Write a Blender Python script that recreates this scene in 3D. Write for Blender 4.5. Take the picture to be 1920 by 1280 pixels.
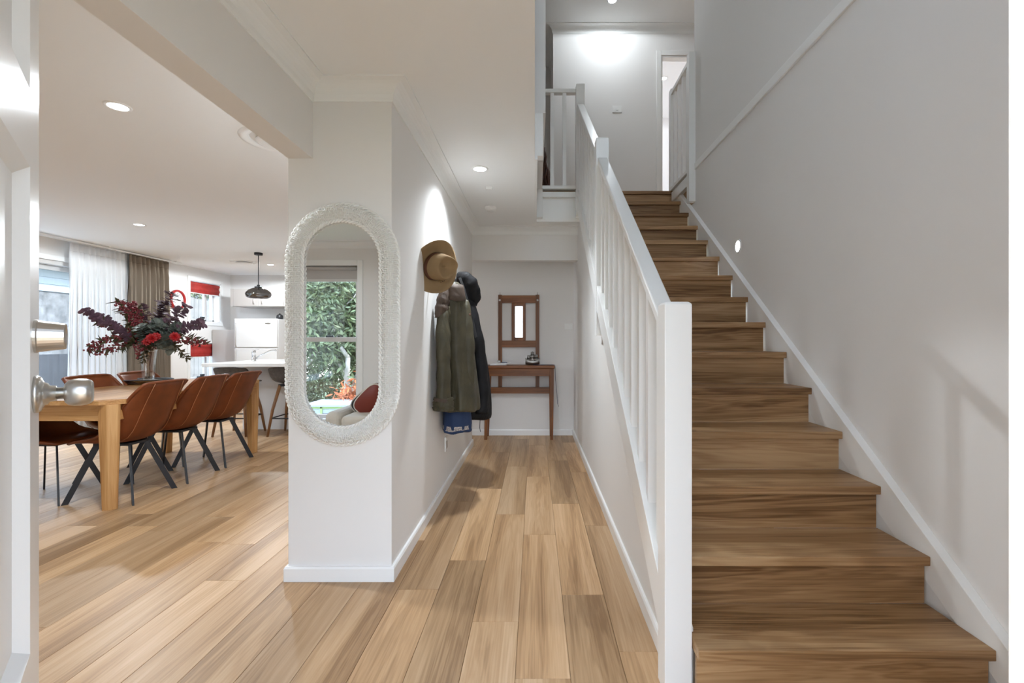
import bpy, bmesh, math, random
from mathutils import Vector, Matrix
random.seed(7)
S = bpy.context.scene
COL = S.collection
for o in list(bpy.data.objects): bpy.data.objects.remove(o)
PI = math.pi
# ------------------------------------------------------------------ camera, sky, sun, exposure
F, VX, VY, CH = 890.0, 1003.0, 637.0, 1.18       # focal length and vanishing point in photo pixels, lens height
cd = bpy.data.cameras.new('camera'); cam = bpy.data.objects.new('camera', cd); COL.objects.link(cam)
cam.location = (0, 0, CH); cam.rotation_euler = (PI/2, 0, 0)
cd.sensor_width = 36; cd.lens = F/1920*36; cd.clip_start = .01; cd.clip_end = 400
cd.shift_x = -(VX-960)/1920; cd.shift_y = (VY-640)/1920
S.camera = cam
S.view_settings.view_transform = 'Standard'; S.view_settings.look = 'None'
S.view_settings.gamma = 1; S.view_settings.use_curve_mapping = False
S.view_settings.exposure = 0.7
S.cycles.diffuse_bounces = 8; S.cycles.max_bounces = 14; S.cycles.transparent_max_bounces = 16
W = bpy.data.worlds.new('sky'); S.world = W; W.use_nodes = True
nt = W.node_tree; nt.nodes.clear()
tc = nt.nodes.new('ShaderNodeTexCoord'); sep = nt.nodes.new('ShaderNodeSeparateXYZ')
rp = nt.nodes.new('ShaderNodeValToRGB'); bg = nt.nodes.new('ShaderNodeBackground'); wo = nt.nodes.new('ShaderNodeOutputWorld')
mr = nt.nodes.new('ShaderNodeMapRange'); mr.inputs[1].default_value = -1; mr.inputs[2].default_value = 1
nt.links.new(tc.outputs['Generated'], sep.inputs[0]); nt.links.new(sep.outputs[2], mr.inputs[0])
nt.links.new(mr.outputs[0], rp.inputs[0]); nt.links.new(rp.outputs[0], bg.inputs[0]); nt.links.new(bg.outputs[0], wo.inputs[0])
el = rp.color_ramp.elements
el[0].position = .0; el[0].color = (.62, .60, .57, 1)
el[1].position = 1.; el[1].color = (.42, .60, .92, 1)
e = el.new(.49); e.color = (.72, .72, .70, 1)
e = el.new(.52); e.color = (.80, .90, 1.0, 1)
bg.inputs[1].default_value = 6.0
sd = bpy.data.lights.new('sun_offscreen', 'SUN'); sun = bpy.data.objects.new('sun_offscreen', sd); COL.objects.link(sun)
sd.energy = 4.0; sd.angle = .01; sd.color = (1, .95, .86)
SUN_DIR = Vector((-.80, .02, -.60)).normalized()      # the way the light travels: along the front of the house
sun.rotation_euler = SUN_DIR.to_track_quat('-Z', 'Y').to_euler()
LAMP = 1.9                                            # overall strength of the house's own lamps

# ------------------------------------------------------------------ tags, things and mesh builders
def tag(o, label=None, cat=None, group=None, kind=None):
    if label: o['label'] = label
    if cat: o['category'] = cat
    if group: o['group'] = group
    if kind: o['kind'] = kind
    return o
def thing(name, loc, label, cat, group=None, rz=0.0):
    o = bpy.data.objects.new(name, None); COL.objects.link(o); o.empty_display_size = .1
    o.location = loc; o.rotation_euler = (0, 0, rz)
    return tag(o, label, cat, group)
def root_loc(p):
    v = Vector((0, 0, 0))
    while p is not None: v += p.location; p = p.parent
    return v
class B:
    def __init__(s): s.v = []; s.f = []
    def add(s, vs, fs):
        n = len(s.v); s.v += [tuple(v) for v in vs]; s.f += [tuple(i+n for i in f) for f in fs]; return s
    def box(s, x0, x1, y0, y1, z0, z1):
        return s.hexa([(x0,y0,z0),(x1,y0,z0),(x1,y1,z0),(x0,y1,z0),(x0,y0,z1),(x1,y0,z1),(x1,y1,z1),(x0,y1,z1)])
    def hexa(s, p):
        return s.add(p, [(3,2,1,0),(4,5,6,7),(0,1,5,4),(1,2,6,5),(2,3,7,6),(3,0,4,7)])
    def prism(s, poly, axis, a, b):
        def P(q, t): return {'x': (t,q[0],q[1]), 'y': (q[0],t,q[1]), 'z': (q[0],q[1],t)}[axis]
        n = len(poly)
        return s.add([P(q,a) for q in poly]+[P(q,b) for q in poly],
                     [tuple(range(n))[::-1], tuple(range(n,2*n))]+[(i,(i+1)%n,n+(i+1)%n,n+i) for i in range(n)])
    def loft(s, rings, closed=True, caps=True, loop=False):
        n = len(rings[0]); m = len(rings); vs = [p for r in rings for p in r]; fs = []
        for j in range(m if loop else m-1):
            k = (j+1) % m
            for i in range(n if closed else n-1):
                i2 = (i+1) % n; fs.append((j*n+i, j*n+i2, k*n+i2, k*n+i))
        if caps and closed and not loop:
            fs.append(tuple(range(n))[::-1]); fs.append(tuple((m-1)*n+i for i in range(n)))
        return s.add(vs, fs)
    def tube(s, pts, r, n=8, loop=False, flat=None):
        pts = [Vector(p) for p in pts]; m = len(pts); rings = []; up = None
        for i, p in enumerate(pts):
            a = pts[(i-1) % m] if (i or loop) else p; b = pts[(i+1) % m] if (i < m-1 or loop) else p
            t = (b-a).normalized()
            if up is None:
                up = Vector((0,0,1)) if abs(t.z) < .9 else Vector((1,0,0))
            u = (up - t*up.dot(t)); u = u.normalized() if u.length > 1e-6 else t.orthogonal().normalized()
            w = t.cross(u); up = u
            rr = r[i] if isinstance(r, (list, tuple)) else r
            ru, rw = (rr, rr) if flat is None else (rr*flat[0], rr*flat[1])
            rings.append([p+u*ru*math.cos(2*PI*k/n)+w*rw*math.sin(2*PI*k/n) for k in range(n)])
        return s.loft(rings, loop=loop)
    def lathe(s, prof, c=(0,0,0), ax=(0,0,1), n=24, caps=True, warp=None):
        q = Vector((0,0,1)).rotation_difference(Vector(ax).normalized()); c = Vector(c); rings = []
        for r, z in prof:
            ring = []
            for k in range(n):
                p = Vector((r*math.cos(2*PI*k/n), r*math.sin(2*PI*k/n), z))
                if warp: p = warp(p)
                ring.append(c+q @ p)
            rings.append(ring)
        return s.loft(rings, caps=caps)
    def sweep(s, prof, path, side):
        # profile (distance from wall, height) along a plan path, mitred; side -1 = room on the right of travel
        P = [Vector((a, b)) for a, b, *_ in path]; zs = [q[2] if len(q) > 2 else 0 for q in path]; N = []
        for i in range(len(P)-1):
            d = (P[i+1]-P[i]).normalized(); N.append(Vector((-d.y, d.x))*side)
        rings = []
        for i, p in enumerate(P):
            if i == 0: m = N[0]
            elif i == len(P)-1: m = N[-1]
            else: m = (N[i-1]+N[i])/(1+N[i-1].dot(N[i]))
            rings.append([(p.x+m.x*d, p.y+m.y*d, zs[i]+z) for d, z in prof])
        return s.loft(rings)
    def build(s, name, mat, parent=None, smooth=False, bevel=0, subd=0, solid=0, origin=True, loc=None, seg=2):
        me = bpy.data.meshes.new(name)
        off = root_loc(parent) if (parent is not None and origin) else Vector((0,0,0))
        if loc is not None: off = Vector(loc)
        me.from_pydata([tuple(Vector(v)-off) for v in s.v], [], s.f); me.update()
        bm = bmesh.new(); bm.from_mesh(me); bmesh.ops.recalc_face_normals(bm, faces=bm.faces); bm.to_mesh(me); bm.free()
        if smooth:
            for p in me.polygons: p.use_smooth = True
        me.materials.append(mat)
        o = bpy.data.objects.new(name, me); COL.objects.link(o)
        if parent is not None: o.parent = parent
        if loc is not None: o.location = loc
        if solid:
            m = o.modifiers.new('thick', 'SOLIDIFY'); m.thickness = solid; m.offset = 0
        if bevel:
            m = o.modifiers.new('edge', 'BEVEL'); m.width = bevel; m.segments = seg; m.limit_method = 'ANGLE'; m.angle_limit = .6
        if subd:
            m = o.modifiers.new('round', 'SUBSURF'); m.levels = subd; m.render_levels = subd
        return o
def box(name, mat, x0, x1, y0, y1, z0, z1, parent=None, **k):
    return B().box(x0,x1,y0,y1,z0,z1).build(name, mat, parent, **k)
def struct(o): o['kind'] = 'structure'; return o
def copy_tree(o, parent=None):
    c = o.copy(); COL.objects.link(c); c.parent = parent
    for ch in list(o.children): copy_tree(ch, c)
    return c
def px(x, y, Y): return Vector(((x-VX)*Y/F, Y, CH-(y-VY)*Y/F))     # photo pixel at depth Y -> point
def cr(P, t):                                                       # catmull-rom through a list of points
    n = len(P)-1; s = min(max(t, 0), .99999)*n; i = int(s); u = s-i
    p0, p1, p2, p3 = P[max(i-1,0)], P[i], P[i+1], P[min(i+2,n)]
    f = lambda a, b, c, d: .5*((2*b)+(-a+c)*u+(2*a-5*b+4*c-d)*u*u+(-a+3*b-3*c+d)*u**3)
    if isinstance(p0, (int, float)): return f(p0, p1, p2, p3)
    return tuple(f(a, b, c, d) for a, b, c, d in zip(p0, p1, p2, p3))

# ------------------------------------------------------------------ materials
def mat(name, col, rough=.5, metal=0, spec=.5, bump=0, bscale=200, var=0, vscale=3, **inp):
    m = bpy.data.materials.new(name); m.use_nodes = True; t = m.node_tree; b = t.nodes['Principled BSDF']
    b.inputs['Base Color'].default_value = (*col, 1); b.inputs['Roughness'].default_value = rough
    b.inputs['Metallic'].default_value = metal; b.inputs['Specular IOR Level'].default_value = spec
    for k, v in inp.items(): b.inputs[k.replace('_', ' ')].default_value = v
    if bump or var:
        c = t.nodes.new('ShaderNodeTexCoord')
    if bump:
        n = t.nodes.new('ShaderNodeTexNoise'); n.inputs['Scale'].default_value = bscale; n.inputs['Detail'].default_value = 3
        u = t.nodes.new('ShaderNodeBump'); u.inputs['Strength'].default_value = bump; u.inputs['Distance'].default_value = .01
        t.links.new(c.outputs['Object'], n.inputs['Vector']); t.links.new(n.outputs[0], u.inputs['Height']); t.links.new(u.outputs[0], b.inputs['Normal'])
    if var:
        n = t.nodes.new('ShaderNodeTexNoise'); n.inputs['Scale'].default_value = vscale; n.inputs['Detail'].default_value = 5
        r = t.nodes.new('ShaderNodeValToRGB')
        r.color_ramp.elements[0].position = .3; r.color_ramp.elements[1].position = .7
        r.color_ramp.elements[0].color = (*[max(0, x*(1-var)) for x in col], 1)
        r.color_ramp.elements[1].color = (*[min(1, x*(1+var)) for x in col], 1)
        t.links.new(c.outputs['Object'], n.inputs['Vector']); t.links.new(n.outputs[0], r.inputs[0]); t.links.new(r.outputs[0], b.inputs['Base Color'])
    return m
def wrinkled(m, scale=7, strength=.8, dist=.03):
    t = m.node_tree; b = t.nodes['Principled BSDF']; N = t.nodes.new; L = t.links.new
    c = N('ShaderNodeTexCoord'); mp = N('ShaderNodeMapping'); mp.inputs['Scale'].default_value = (1, 1, .45); n = N('ShaderNodeTexNoise'); n.inputs['Scale'].default_value = scale
    n.inputs['Detail'].default_value = 3; n.inputs['Distortion'].default_value = 1.2
    u = N('ShaderNodeBump'); u.inputs['Strength'].default_value = strength; u.inputs['Distance'].default_value = dist
    L(c.outputs['Object'], mp.inputs[0]); L(mp.outputs[0], n.inputs['Vector']); L(n.outputs[0], u.inputs['Height'])
    old = [q for q in t.nodes if q.type == 'BUMP' and q != u]
    if old: L(u.outputs[0], old[0].inputs['Normal'])
    else: L(u.outputs[0], b.inputs['Normal'])
def wood(name, dark, mid, light, axis=1, rough=.42, tint=True, fine=1.0, stretch=.055, scale=9, bands=.035):
    m = bpy.data.materials.new(name); m.use_nodes = True; t = m.node_tree; N = t.nodes.new; L = t.links.new; b = t.nodes['Principled BSDF']
    c = N('ShaderNodeTexCoord'); oi = N('ShaderNodeObjectInfo')
    mul = N('ShaderNodeVectorMath'); mul.operation = 'SCALE'; cmb = N('ShaderNodeCombineXYZ')
    for i in range(3): L(oi.outputs['Random'], cmb.inputs[i])
    L(cmb.outputs[0], mul.inputs[0]); mul.inputs['Scale'].default_value = 57.0
    add = N('ShaderNodeVectorMath'); add.operation = 'ADD'; L(c.outputs['Object'], add.inputs[0]); L(mul.outputs[0], add.inputs[1])
    mp = N('ShaderNodeMapping'); sc = [1, 1, 1]; sc[axis] = stretch; mp.inputs['Scale'].default_value = sc; L(add.outputs[0], mp.inputs[0])
    n1 = N('ShaderNodeTexNoise'); n1.inputs['Scale'].default_value = scale; n1.inputs['Detail'].default_value = 4; n1.inputs['Roughness'].default_value = .55; n1.inputs['Distortion'].default_value = .6
    L(mp.outputs[0], n1.inputs['Vector'])
    # cathedral lines: bands cut from the same soft field
    ml = N('ShaderNodeMath'); ml.operation = 'MULTIPLY'; ml.inputs[1].default_value = 75; L(n1.outputs[0], ml.inputs[0])
    sn = N('ShaderNodeMath'); sn.operation = 'SINE'; L(ml.outputs[0], sn.inputs[0])
    mp2 = N('ShaderNodeMapping'); sc = [1, 1, 1]; sc[axis] = .018; mp2.inputs['Scale'].default_value = sc; L(add.outputs[0], mp2.inputs[0])
    n2 = N('ShaderNodeTexNoise'); n2.inputs['Scale'].default_value = 150; n2.inputs['Detail'].default_value = 3; L(mp2.outputs[0], n2.inputs['Vector'])
    n3 = N('ShaderNodeTexNoise'); n3.inputs['Scale'].default_value = 2.2; n3.inputs['Detail'].default_value = 2; L(mp.outputs[0], n3.inputs['Vector'])
    r = N('ShaderNodeValToRGB'); e = r.color_ramp.elements
    e[0].position = .33; e[0].color = (*dark, 1); e[1].position = .68; e[1].color = (*light, 1); k = e.new(.5); k.color = (*mid, 1)
    def madd(a, f, off):
        q = N('ShaderNodeMath'); q.operation = 'MULTIPLY_ADD'; L(a, q.inputs[0]); q.inputs[1].default_value = f; q.inputs[2].default_value = off; return q.outputs[0]
    def plus(a, b_):
        q = N('ShaderNodeMath'); q.operation = 'ADD'; L(a, q.inputs[0]); L(b_, q.inputs[1]); return q.outputs[0]
    val = plus(plus(madd(n1.outputs[0], .7, -.35), madd(sn.outputs[0], bands*fine, 0)), plus(madd(n2.outputs[0], .26*fine, -.13*fine), madd(n3.outputs[0], .5, .25)))
    L(val, r.inputs[0])
    out = r.outputs[0]
    if tint:
        mx = N('ShaderNodeMix'); mx.data_type = 'RGBA'; mx.blend_type = 'MULTIPLY'; mx.inputs[0].default_value = 1
        L(out, mx.inputs[6]); L(oi.outputs['Color'], mx.inputs[7]); out = mx.outputs[2]
    L(out, b.inputs['Base Color']); b.inputs['Roughness'].default_value = rough; b.inputs['Specular IOR Level'].default_value = .35
    u = N('ShaderNodeBump'); u.inputs['Strength'].default_value = .12; u.inputs['Distance'].default_value = .003; L(n2.outputs[0], u.inputs['Height']); L(u.outputs[0], b.inputs['Normal'])
    return m
def seethru(name, tr, gl, rough=.02, glc=(1,1,1), diff=None, trl=None):
    # part clear, part shiny, part diffuse / translucent
    m = bpy.data.materials.new(name); m.use_nodes = True; t = m.node_tree; t.nodes.remove(t.nodes['Principled BSDF']); N = t.nodes.new; L = t.links.new
    out = t.nodes['Material Output']; a = N('ShaderNodeBsdfTransparent'); a.inputs[0].default_value = (*tr, 1)
    g = N('ShaderNodeBsdfGlossy'); g.inputs[0].default_value = (*glc, 1); g.inputs[1].default_value = rough
    mx = N('ShaderNodeMixShader'); mx.inputs[0].default_value = gl; L(a.outputs[0], mx.inputs[1]); L(g.outputs[0], mx.inputs[2]); cur = mx
    for spec, typ in ((diff, 'ShaderNodeBsdfDiffuse'), (trl, 'ShaderNodeBsdfTranslucent')):
        if spec:
            d = N(typ); d.inputs[0].default_value = (*spec[0], 1); k = N('ShaderNodeMixShader'); k.inputs[0].default_value = spec[1]
            L(cur.outputs[0], k.inputs[1]); L(d.outputs[0], k.inputs[2]); cur = k
    L(cur.outputs[0], out.inputs[0]); return m
def glow(name, col, st):
    m = bpy.data.materials.new(name); m.use_nodes = True; b = m.node_tree.nodes['Principled BSDF']
    b.inputs['Base Color'].default_value = (.9,.9,.9,1); b.inputs['Emission Color'].default_value = (*col, 1); b.inputs['Emission Strength'].default_value = st
    return m
M = {}
M['wall'] = mat('wall_paint', (.80,.785,.77), .75, spec=.25, bump=.02, bscale=400)
M['ceil'] = mat('ceiling_paint', (.86,.865,.86), .85, spec=.15)
M['trim'] = mat('white_gloss_paint', (.86,.86,.85), .3, spec=.5)
M['cornice'] = mat('white_cornice_paint', (.86,.865,.855), .7, spec=.2)
M['door'] = mat('door_satin_paint', (.78,.77,.755), .30, spec=.5, bump=.03, bscale=30)
M['steel'] = mat('brushed_nickel', (.56,.54,.51), .30, 1)
M['chrome'] = mat('chrome', (.75,.75,.76), .12, 1)
M['mirror'] = mat('mirror_glass', (.93,.94,.94), .0, 1)
M['black'] = mat('black_steel', (.012,.013,.018), .45)
M['dark'] = mat('dark_plastic', (.02,.02,.022), .4)
M['plast'] = mat('white_plastic', (.85,.85,.84), .4)
M['oak'] = wood('oak_floor_board', (.27,.15,.068), (.46,.285,.148), (.59,.40,.24), 1, .40, bands=.028)
M['oakx'] = wood('oak_stair_board', (.155,.075,.03), (.36,.205,.095), (.53,.345,.185), 0, .42, bands=.05)
M['tablewood'] = wood('messmate_table_wood', (.30,.135,.04), (.47,.245,.09), (.57,.33,.14), 1, .35, scale=14)
M['tablewoodx'] = wood('messmate_apron_wood', (.30,.135,.04), (.47,.245,.09), (.57,.33,.14), 0, .35, scale=14)
M['tablewoodz'] = wood('messmate_leg_wood', (.30,.135,.04), (.47,.245,.09), (.57,.33,.14), 2, .35, scale=14)
M['cedarx'] = wood('hallstand_wood_rail', (.085,.026,.007), (.19,.066,.018), (.27,.105,.033), 0, .4, scale=16)
M['cedarz'] = wood('hallstand_wood_post', (.085,.026,.007), (.19,.066,.018), (.27,.105,.033), 2, .4, scale=16)
M['walnut'] = wood('stool_leg_wood', (.14,.06,.025), (.25,.12,.055), (.36,.19,.09), 2, .4, scale=16)
M['leather'] = mat('tan_leather', (.165,.040,.009), .42, spec=.4, bump=.05, bscale=350, var=.22, vscale=9)
M['seam'] = mat('leather_seam', (.36,.14,.055), .5)
M['grey_leather'] = mat('charcoal_leather', (.085,.08,.08), .45, bump=.08, bscale=250, var=.3, vscale=25)
M['wicker'] = mat('white_wicker', (.86,.85,.82), .55, bump=.15, bscale=180)
M['wicker_gap'] = mat('wicker_backing', (.86,.85,.82), .55)
M['glass'] = seethru('window_glass', (.94,.96,.96), .06)
M['vase'] = seethru('clear_vase_glass', (.93,.94,.94), .16, .03)
M['smoke'] = seethru('smoked_glass', (.34,.31,.31), .16, .05)
M['sheer'] = seethru('sheer_voile', (1,1,1), 0, diff=((.90,.90,.90), .93), trl=((.9,.9,.9), .35))
M['drape'] = mat('taupe_drape', (.24,.195,.15), .85, spec=.1, bump=.06, bscale=500)
M['alu'] = mat('champagne_frame', (.62,.60,.58), .4)
M['red'] = mat('red_blind', (.36,.02,.015), .7, var=.18, vscale=14)
M['redgloss'] = mat('red_enamel', (.40,.02,.02), .3)
M['stone'] = mat('white_stone', (.80,.80,.79), .25)
M['laminate'] = mat('white_laminate', (.74,.73,.72), .4)
M['taupe'] = mat('taupe_laminate', (.47,.44,.42), .4)
M['fridge'] = mat('fridge_enamel', (.78,.78,.78), .3)
M['felt'] = mat('fawn_felt', (.27,.18,.095), .9, spec=.1, bump=.05, bscale=300, var=.08, vscale=12)
M['band'] = mat('brown_band', (.10,.035,.018), .5)
M['straw'] = mat('brown_straw_felt', (.20,.115,.045), .8, bump=.2, bscale=120, var=.25, vscale=20)
M['olive'] = mat('olive_oilskin', (.055,.046,.024), .55, spec=.4, bump=.1, bscale=90, var=.25, vscale=10)
M['olivedk'] = mat('brown_collar', (.065,.040,.026), .7, bump=.12, bscale=200, var=.2, vscale=12)
M['blackcloth'] = mat('black_coat_cloth', (.006,.0055,.0065), .65, spec=.25, bump=.08, bscale=120)
wrinkled(M['olive']); wrinkled(M['blackcloth']); wrinkled(M['olivedk'])
M['navy'] = mat('navy_cloth', (.014,.035,.10), .75, bump=.08, bscale=200)
M['pattern'] = mat('pale_trim', (.40,.36,.34), .8, var=.6, vscale=120)
M['silver'] = mat('aged_silver', (.35,.33,.31), .35, .9, bump=.2, bscale=80)
M['carved'] = mat('carved_dark_wood', (.07,.025,.014), .45, bump=.3, bscale=60)
M['paper'] = mat('paper', (.82,.82,.82), .8)
M['cream'] = mat('cream_upholstery', (.66,.62,.55), .85, bump=.1, bscale=200)
M['cushred'] = mat('russet_leather', (.19,.030,.018), .5, bump=.05, bscale=150)
M['lamp'] = glow('lamp_diffuser', (.92, .97, 1), 14)
M['euc'] = mat('purple_eucalyptus_leaf', (.135,.075,.105), .65, var=.35, vscale=25)
M['eucg'] = mat('grey_green_leaf', (.115,.135,.115), .65, var=.3, vscale=25)
M['leafg'] = mat('olive_green_leaf', (.060,.055,.022), .6, var=.35, vscale=25)
M['berry'] = mat('dark_red_berry', (.17,.018,.025), .5, var=.4, vscale=40)
M['bloom'] = mat('scarlet_bloom', (.30,.003,.005), .55, var=.3, vscale=40)
M['stem'] = mat('brown_stem', (.11,.06,.03), .7)
M['gum'] = mat('gum_leaf', (.085,.11,.05), .7, var=.5, vscale=1.2)
M['gum2'] = mat('pale_gum_leaf', (.14,.15,.075), .7, var=.4, vscale=1.2)
M['bark'] = mat('gum_bark', (.32,.29,.26), .8, var=.3, vscale=3)
M['maple'] = mat('autumn_leaf', (.45,.13,.05), .7, var=.3, vscale=2)
M['ground'] = mat('lawn', (.10,.13,.05), .9, var=.3, vscale=.6)
M['pave'] = mat('concrete_paving', (.52,.50,.47), .85, var=.08, vscale=2)
M['shed'] = mat('shed_grey_sheet', (.34,.38,.42), .6)
M['shedtrim'] = mat('shed_green_trim', (.30,.42,.16), .6)
M['fence'] = mat('timber_fence', (.15,.14,.135), .8, var=.25, vscale=4)
M['clad'] = mat('grey_cladding', (.33,.37,.40), .7)
M['stonew'] = mat('mottled_grey_render', (.14,.138,.14), .8, var=.5, vscale=6)
M['charcoal'] = mat('charcoal_wall', (.03,.03,.036), .7)

# ------------------------------------------------------------------ key measures (metres)
HX, HX2 = -.703, -1.21          # hall face and dining face of the wall stub
PY = 2.33                       # front of the wall stub
HE, HB = 5.30, 5.88             # end of hall wall, back wall of hall
CZ = 2.435                      # ground-floor ceiling
FZ, UZ = 2.7705, 5.20           # first floor, its ceiling
RX = 1.50                       # right stair wall
LX, KY = -5.92, 9.23            # window wall of the dining room, back of kitchen
SX = .48                        # wall under the stairs
G, R = .2533, .1847             # going and rise
nY = lambda k: (7.0+k)*G
nZ = lambda k: (k+2)*R
line = lambda Y: (Y/G-5)*R      # line through the nosings
FY0, FY1 = .20, .34             # front wall of the entry
WY = -1.46                      # front wall of the living side

# ------------------------------------------------------------------ floor: each board its own piece
fl = struct(box('floor', M['oak'], -6.1, RX+.2, WY-.15, KY+.15, -.12, -.006))
fl.color = (.9,.9,.9,1)
PW, PL, X0 = .1937, 1.222, -.069
known = {0: 1.655, -1: 1.99, -2: 2.543, -3: 2.246, 1: 2.20, 2: 3.02, -12: 2.933, -11: 3.17}
tone = {(-2, 2.543): 1.16, (1, 2.20): 1.13, (0, 1.655): 1.12, (-1, 1.99): 1.0, (-3, 2.246): .80, (-2, 3.765): .82, (-3, 3.468): .80, (-2, 1.321): .93,
        (1, .978): .95, (-12, 1.711): .74, (-11, 1.948): .82, (-10, 1.6): 1.05, (2, 1.798): .9}
pm = {}
def plank_mesh(l):
    key = round(l, 3)
    if key not in pm:
        w, t, e = PW-.0012, .006, .0012; L = l-.0012
        b = B().loft([[(-w/2,-L/2,-t),(w/2,-L/2,-t),(w/2,L/2,-t),(-w/2,L/2,-t)], [(-w/2,-L/2,-e),(w/2,-L/2,-e),(w/2,L/2,-e),(-w/2,L/2,-e)],
                      [(-w/2+e,-L/2+e,0),(w/2-e,-L/2+e,0),(w/2-e,L/2-e,0),(-w/2+e,L/2-e,0)]])
        me = bpy.data.meshes.new('plank'); me.from_pydata(b.v, [], b.f); me.materials.append(M['oak']); pm[key] = me
    return pm[key]
rp_ = random.Random(3)
for n in range(-31, 8):
    xa, xb = X0+n*PW, X0+(n+1)*PW; xc = (xa+xb)/2
    if xa < LX-.02 or xb > RX+.05: continue
    off = known.get(n, rp_.uniform(1.5, 2.7)); y = off
    while y > .3: y -= PL
    while y < KY:
        ya, yb = max(y, .42 if xc > HX2 else .75), min(y+PL, KY)
        t = None
        for (kn, ky), v in tone.items():
            if kn == n and abs(ky-y) < .06: t = v
        y += PL
        if yb-ya < .03: continue
        if HX2 < xc < HX-.05:
            if ya > PY: continue
            yb = min(yb, PY+.15)
        if HX <= xc < SX: yb = min(yb, HB)
        if xc >= SX-.05 and ya > 1.5: continue
        if xc >= SX: yb = min(yb, 1.6)
        if HX <= xc < SX and ya > HB: continue
        if yb-ya < .03: continue
        o = bpy.data.objects.new('plank', plank_mesh(yb-ya)); COL.objects.link(o); o.parent = fl
        o.location = (xc, (ya+yb)/2, 0)
        c = t if t else rp_.choice([.80,.88,.94,1.0,1.0,1.04,1.1]); w = rp_.uniform(-.02,.02)
        o.color = (c*(1+w), c, c*(1-w), 1)

# ------------------------------------------------------------------ walls, ceilings, bulkheads
wl = B()     # window wall of the dining room, openings for the sliding door and two windows
SD = (3.6, 6.62, 0, 2.16); W1 = (8.14, 8.93, 1.50, 2.22); W2 = (8.14, 8.93, .47, 1.12)
wl.box(LX-.2, LX, WY, SD[0], 0, CZ).box(LX-.2, LX, SD[0], SD[1], SD[3], CZ).box(LX-.2, LX, SD[1], W1[0], 0, CZ)
wl.box(LX-.2, LX, W1[0], W1[1], 0, W2[2]).box(LX-.2, LX, W1[0], W1[1], W2[3], W1[2]).box(LX-.2, LX, W1[0], W1[1], W1[3], CZ).box(LX-.2, LX, W1[1], KY+.15, 0, CZ)
struct(wl.build('wall_left', M['wall']))
struct(box('wall_back', M['wall'], LX, -1.21, KY, KY+.15, 0, CZ))
struct(box('wall_hall', M['wall'], HX2, HX, PY, HE, 0, CZ))
struct(B().box(-1.21, SX+.06, HB, HB+.15, 0, CZ).box(-1.21, -1.06, HB+.15, KY, 0, CZ).build('wall_hall_end', M['wall']))
struct(box('wall_bulkhead_end', M['wall'], HX2, SX, HE, HE+.1, 2.067, CZ))
struct(box('wall_bulkhead_left', M['wall'], HX2, -1.09, FY1, PY, 2.07, CZ))
struct(B().box(-6.1, 0, WY-.15, KY+.15, CZ, FZ-.02).box(0, .52, 5.06, KY+.15, CZ, FZ-.02).box(.52, RX, 5.105, KY+.15, CZ, FZ-.02).box(RX, 3.3, 5.06, KY+.15, CZ, FZ-.02).build('ceiling', M['ceil']))
struct(B().box(-1.2, 3.3, FY0, 7.0, UZ, UZ+.1).box(.3, 3.3, 7.0, KY+.15, UZ, UZ+.1).build('ceiling_upper', M['ceil']))
struct(B().box(-1.2, .0, FY0, 5.06, FZ-.02, FZ).box(-1.2, .52, 5.062, KY+.15, FZ-.02, FZ).box(.52, RX, 5.15, KY+.15, FZ-.02, FZ).box(RX, 3.3, 5.062, KY+.15, FZ-.02, FZ).box(RX, 3.3, 4.465, 5.062, FZ-.3, FZ).build('floor_upper', M['oakx']))
struct(B().box(RX, RX+.2, FY0, 4.465, 0, UZ).box(RX, RX+.2, 4.465, 5.2, 0, FZ-.3).box(RX+.2, 3.3, 4.3, 4.465, FZ, UZ).build('wall_stair_right', M['wall']))
# wall under the stairs follows the rake
us = [(1.62, 0), (HB, 0), (HB, CZ), (5.06, CZ), (1.62, line(1.62)-.06)]
struct(B().prism(us, 'x', SX, SX+.06).build('wall_under_stair', M['wall']))
# front of the entry hall: doorway below, high window above the stairs
OL, OR, OH = -.50, .385, 2.09
HW = (.35, 1.15, 3.5, 4.6)
fw = B().box(-1.25, OL, FY0, FY1, 0, CZ).box(OL, OR, FY0, FY1, OH, CZ).box(OR, RX, FY0, FY1, 0, FZ)
fw.box(0, RX, FY0, FY1, FZ, HW[2]).box(0, HW[0], FY0, FY1, HW[2], HW[3]).box(HW[1], RX, FY0, FY1, HW[2], HW[3]).box(-1.2, RX, FY0, FY1, HW[3], UZ).box(-1.2, 0, FY0, FY1, FZ, HW[3])
struct(fw.build('wall_front', M['wall']))
LW = (-3.32, -2.27, .17, 2.13)      # tall window of the living side, seen in the wicker mirror
lf = B().box(LX, LW[0], WY-.15, WY, 0, CZ).box(LW[0], LW[1], WY-.15, WY, 0, LW[2]).box(LW[0], LW[1], WY-.15, WY, LW[3], CZ).box(LW[1], -1.12, WY-.15, WY, 0, CZ).box(-1.25, -1.12, WY, FY0, 0, CZ)
struct(lf.build('wall_front_living', M['wall']))
# first floor
UB, UD = 6.10, (1.62, 2.44, 4.83)
struct(B().box(.233, UD[0], UB, UB+.1, FZ, UZ).box(UD[0], UD[1], UB, UB+.1, UD[2], UZ).box(UD[1], 3.3, UB, UB+.1, FZ, UZ).box(.233, .333, UB+.1, 7.0, FZ, UZ).build('wall_upper_back', M['wall']))
struct(B().box(-1.2, .35, 7.0, 7.1, FZ, UZ).box(-1.3, -1.2, FY0, 7.1, FZ, UZ).box(-.1, 0, FY1, 3.28, FZ, UZ).build('wall_upper_left', M['wall']))
struct(B().box(3.3, 3.4, 4.3, KY+.15, FZ, UZ).box(.333, 3.3, 8.6, 8.7, FZ, UZ).build('wall_upper_right', M['wall']))
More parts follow.
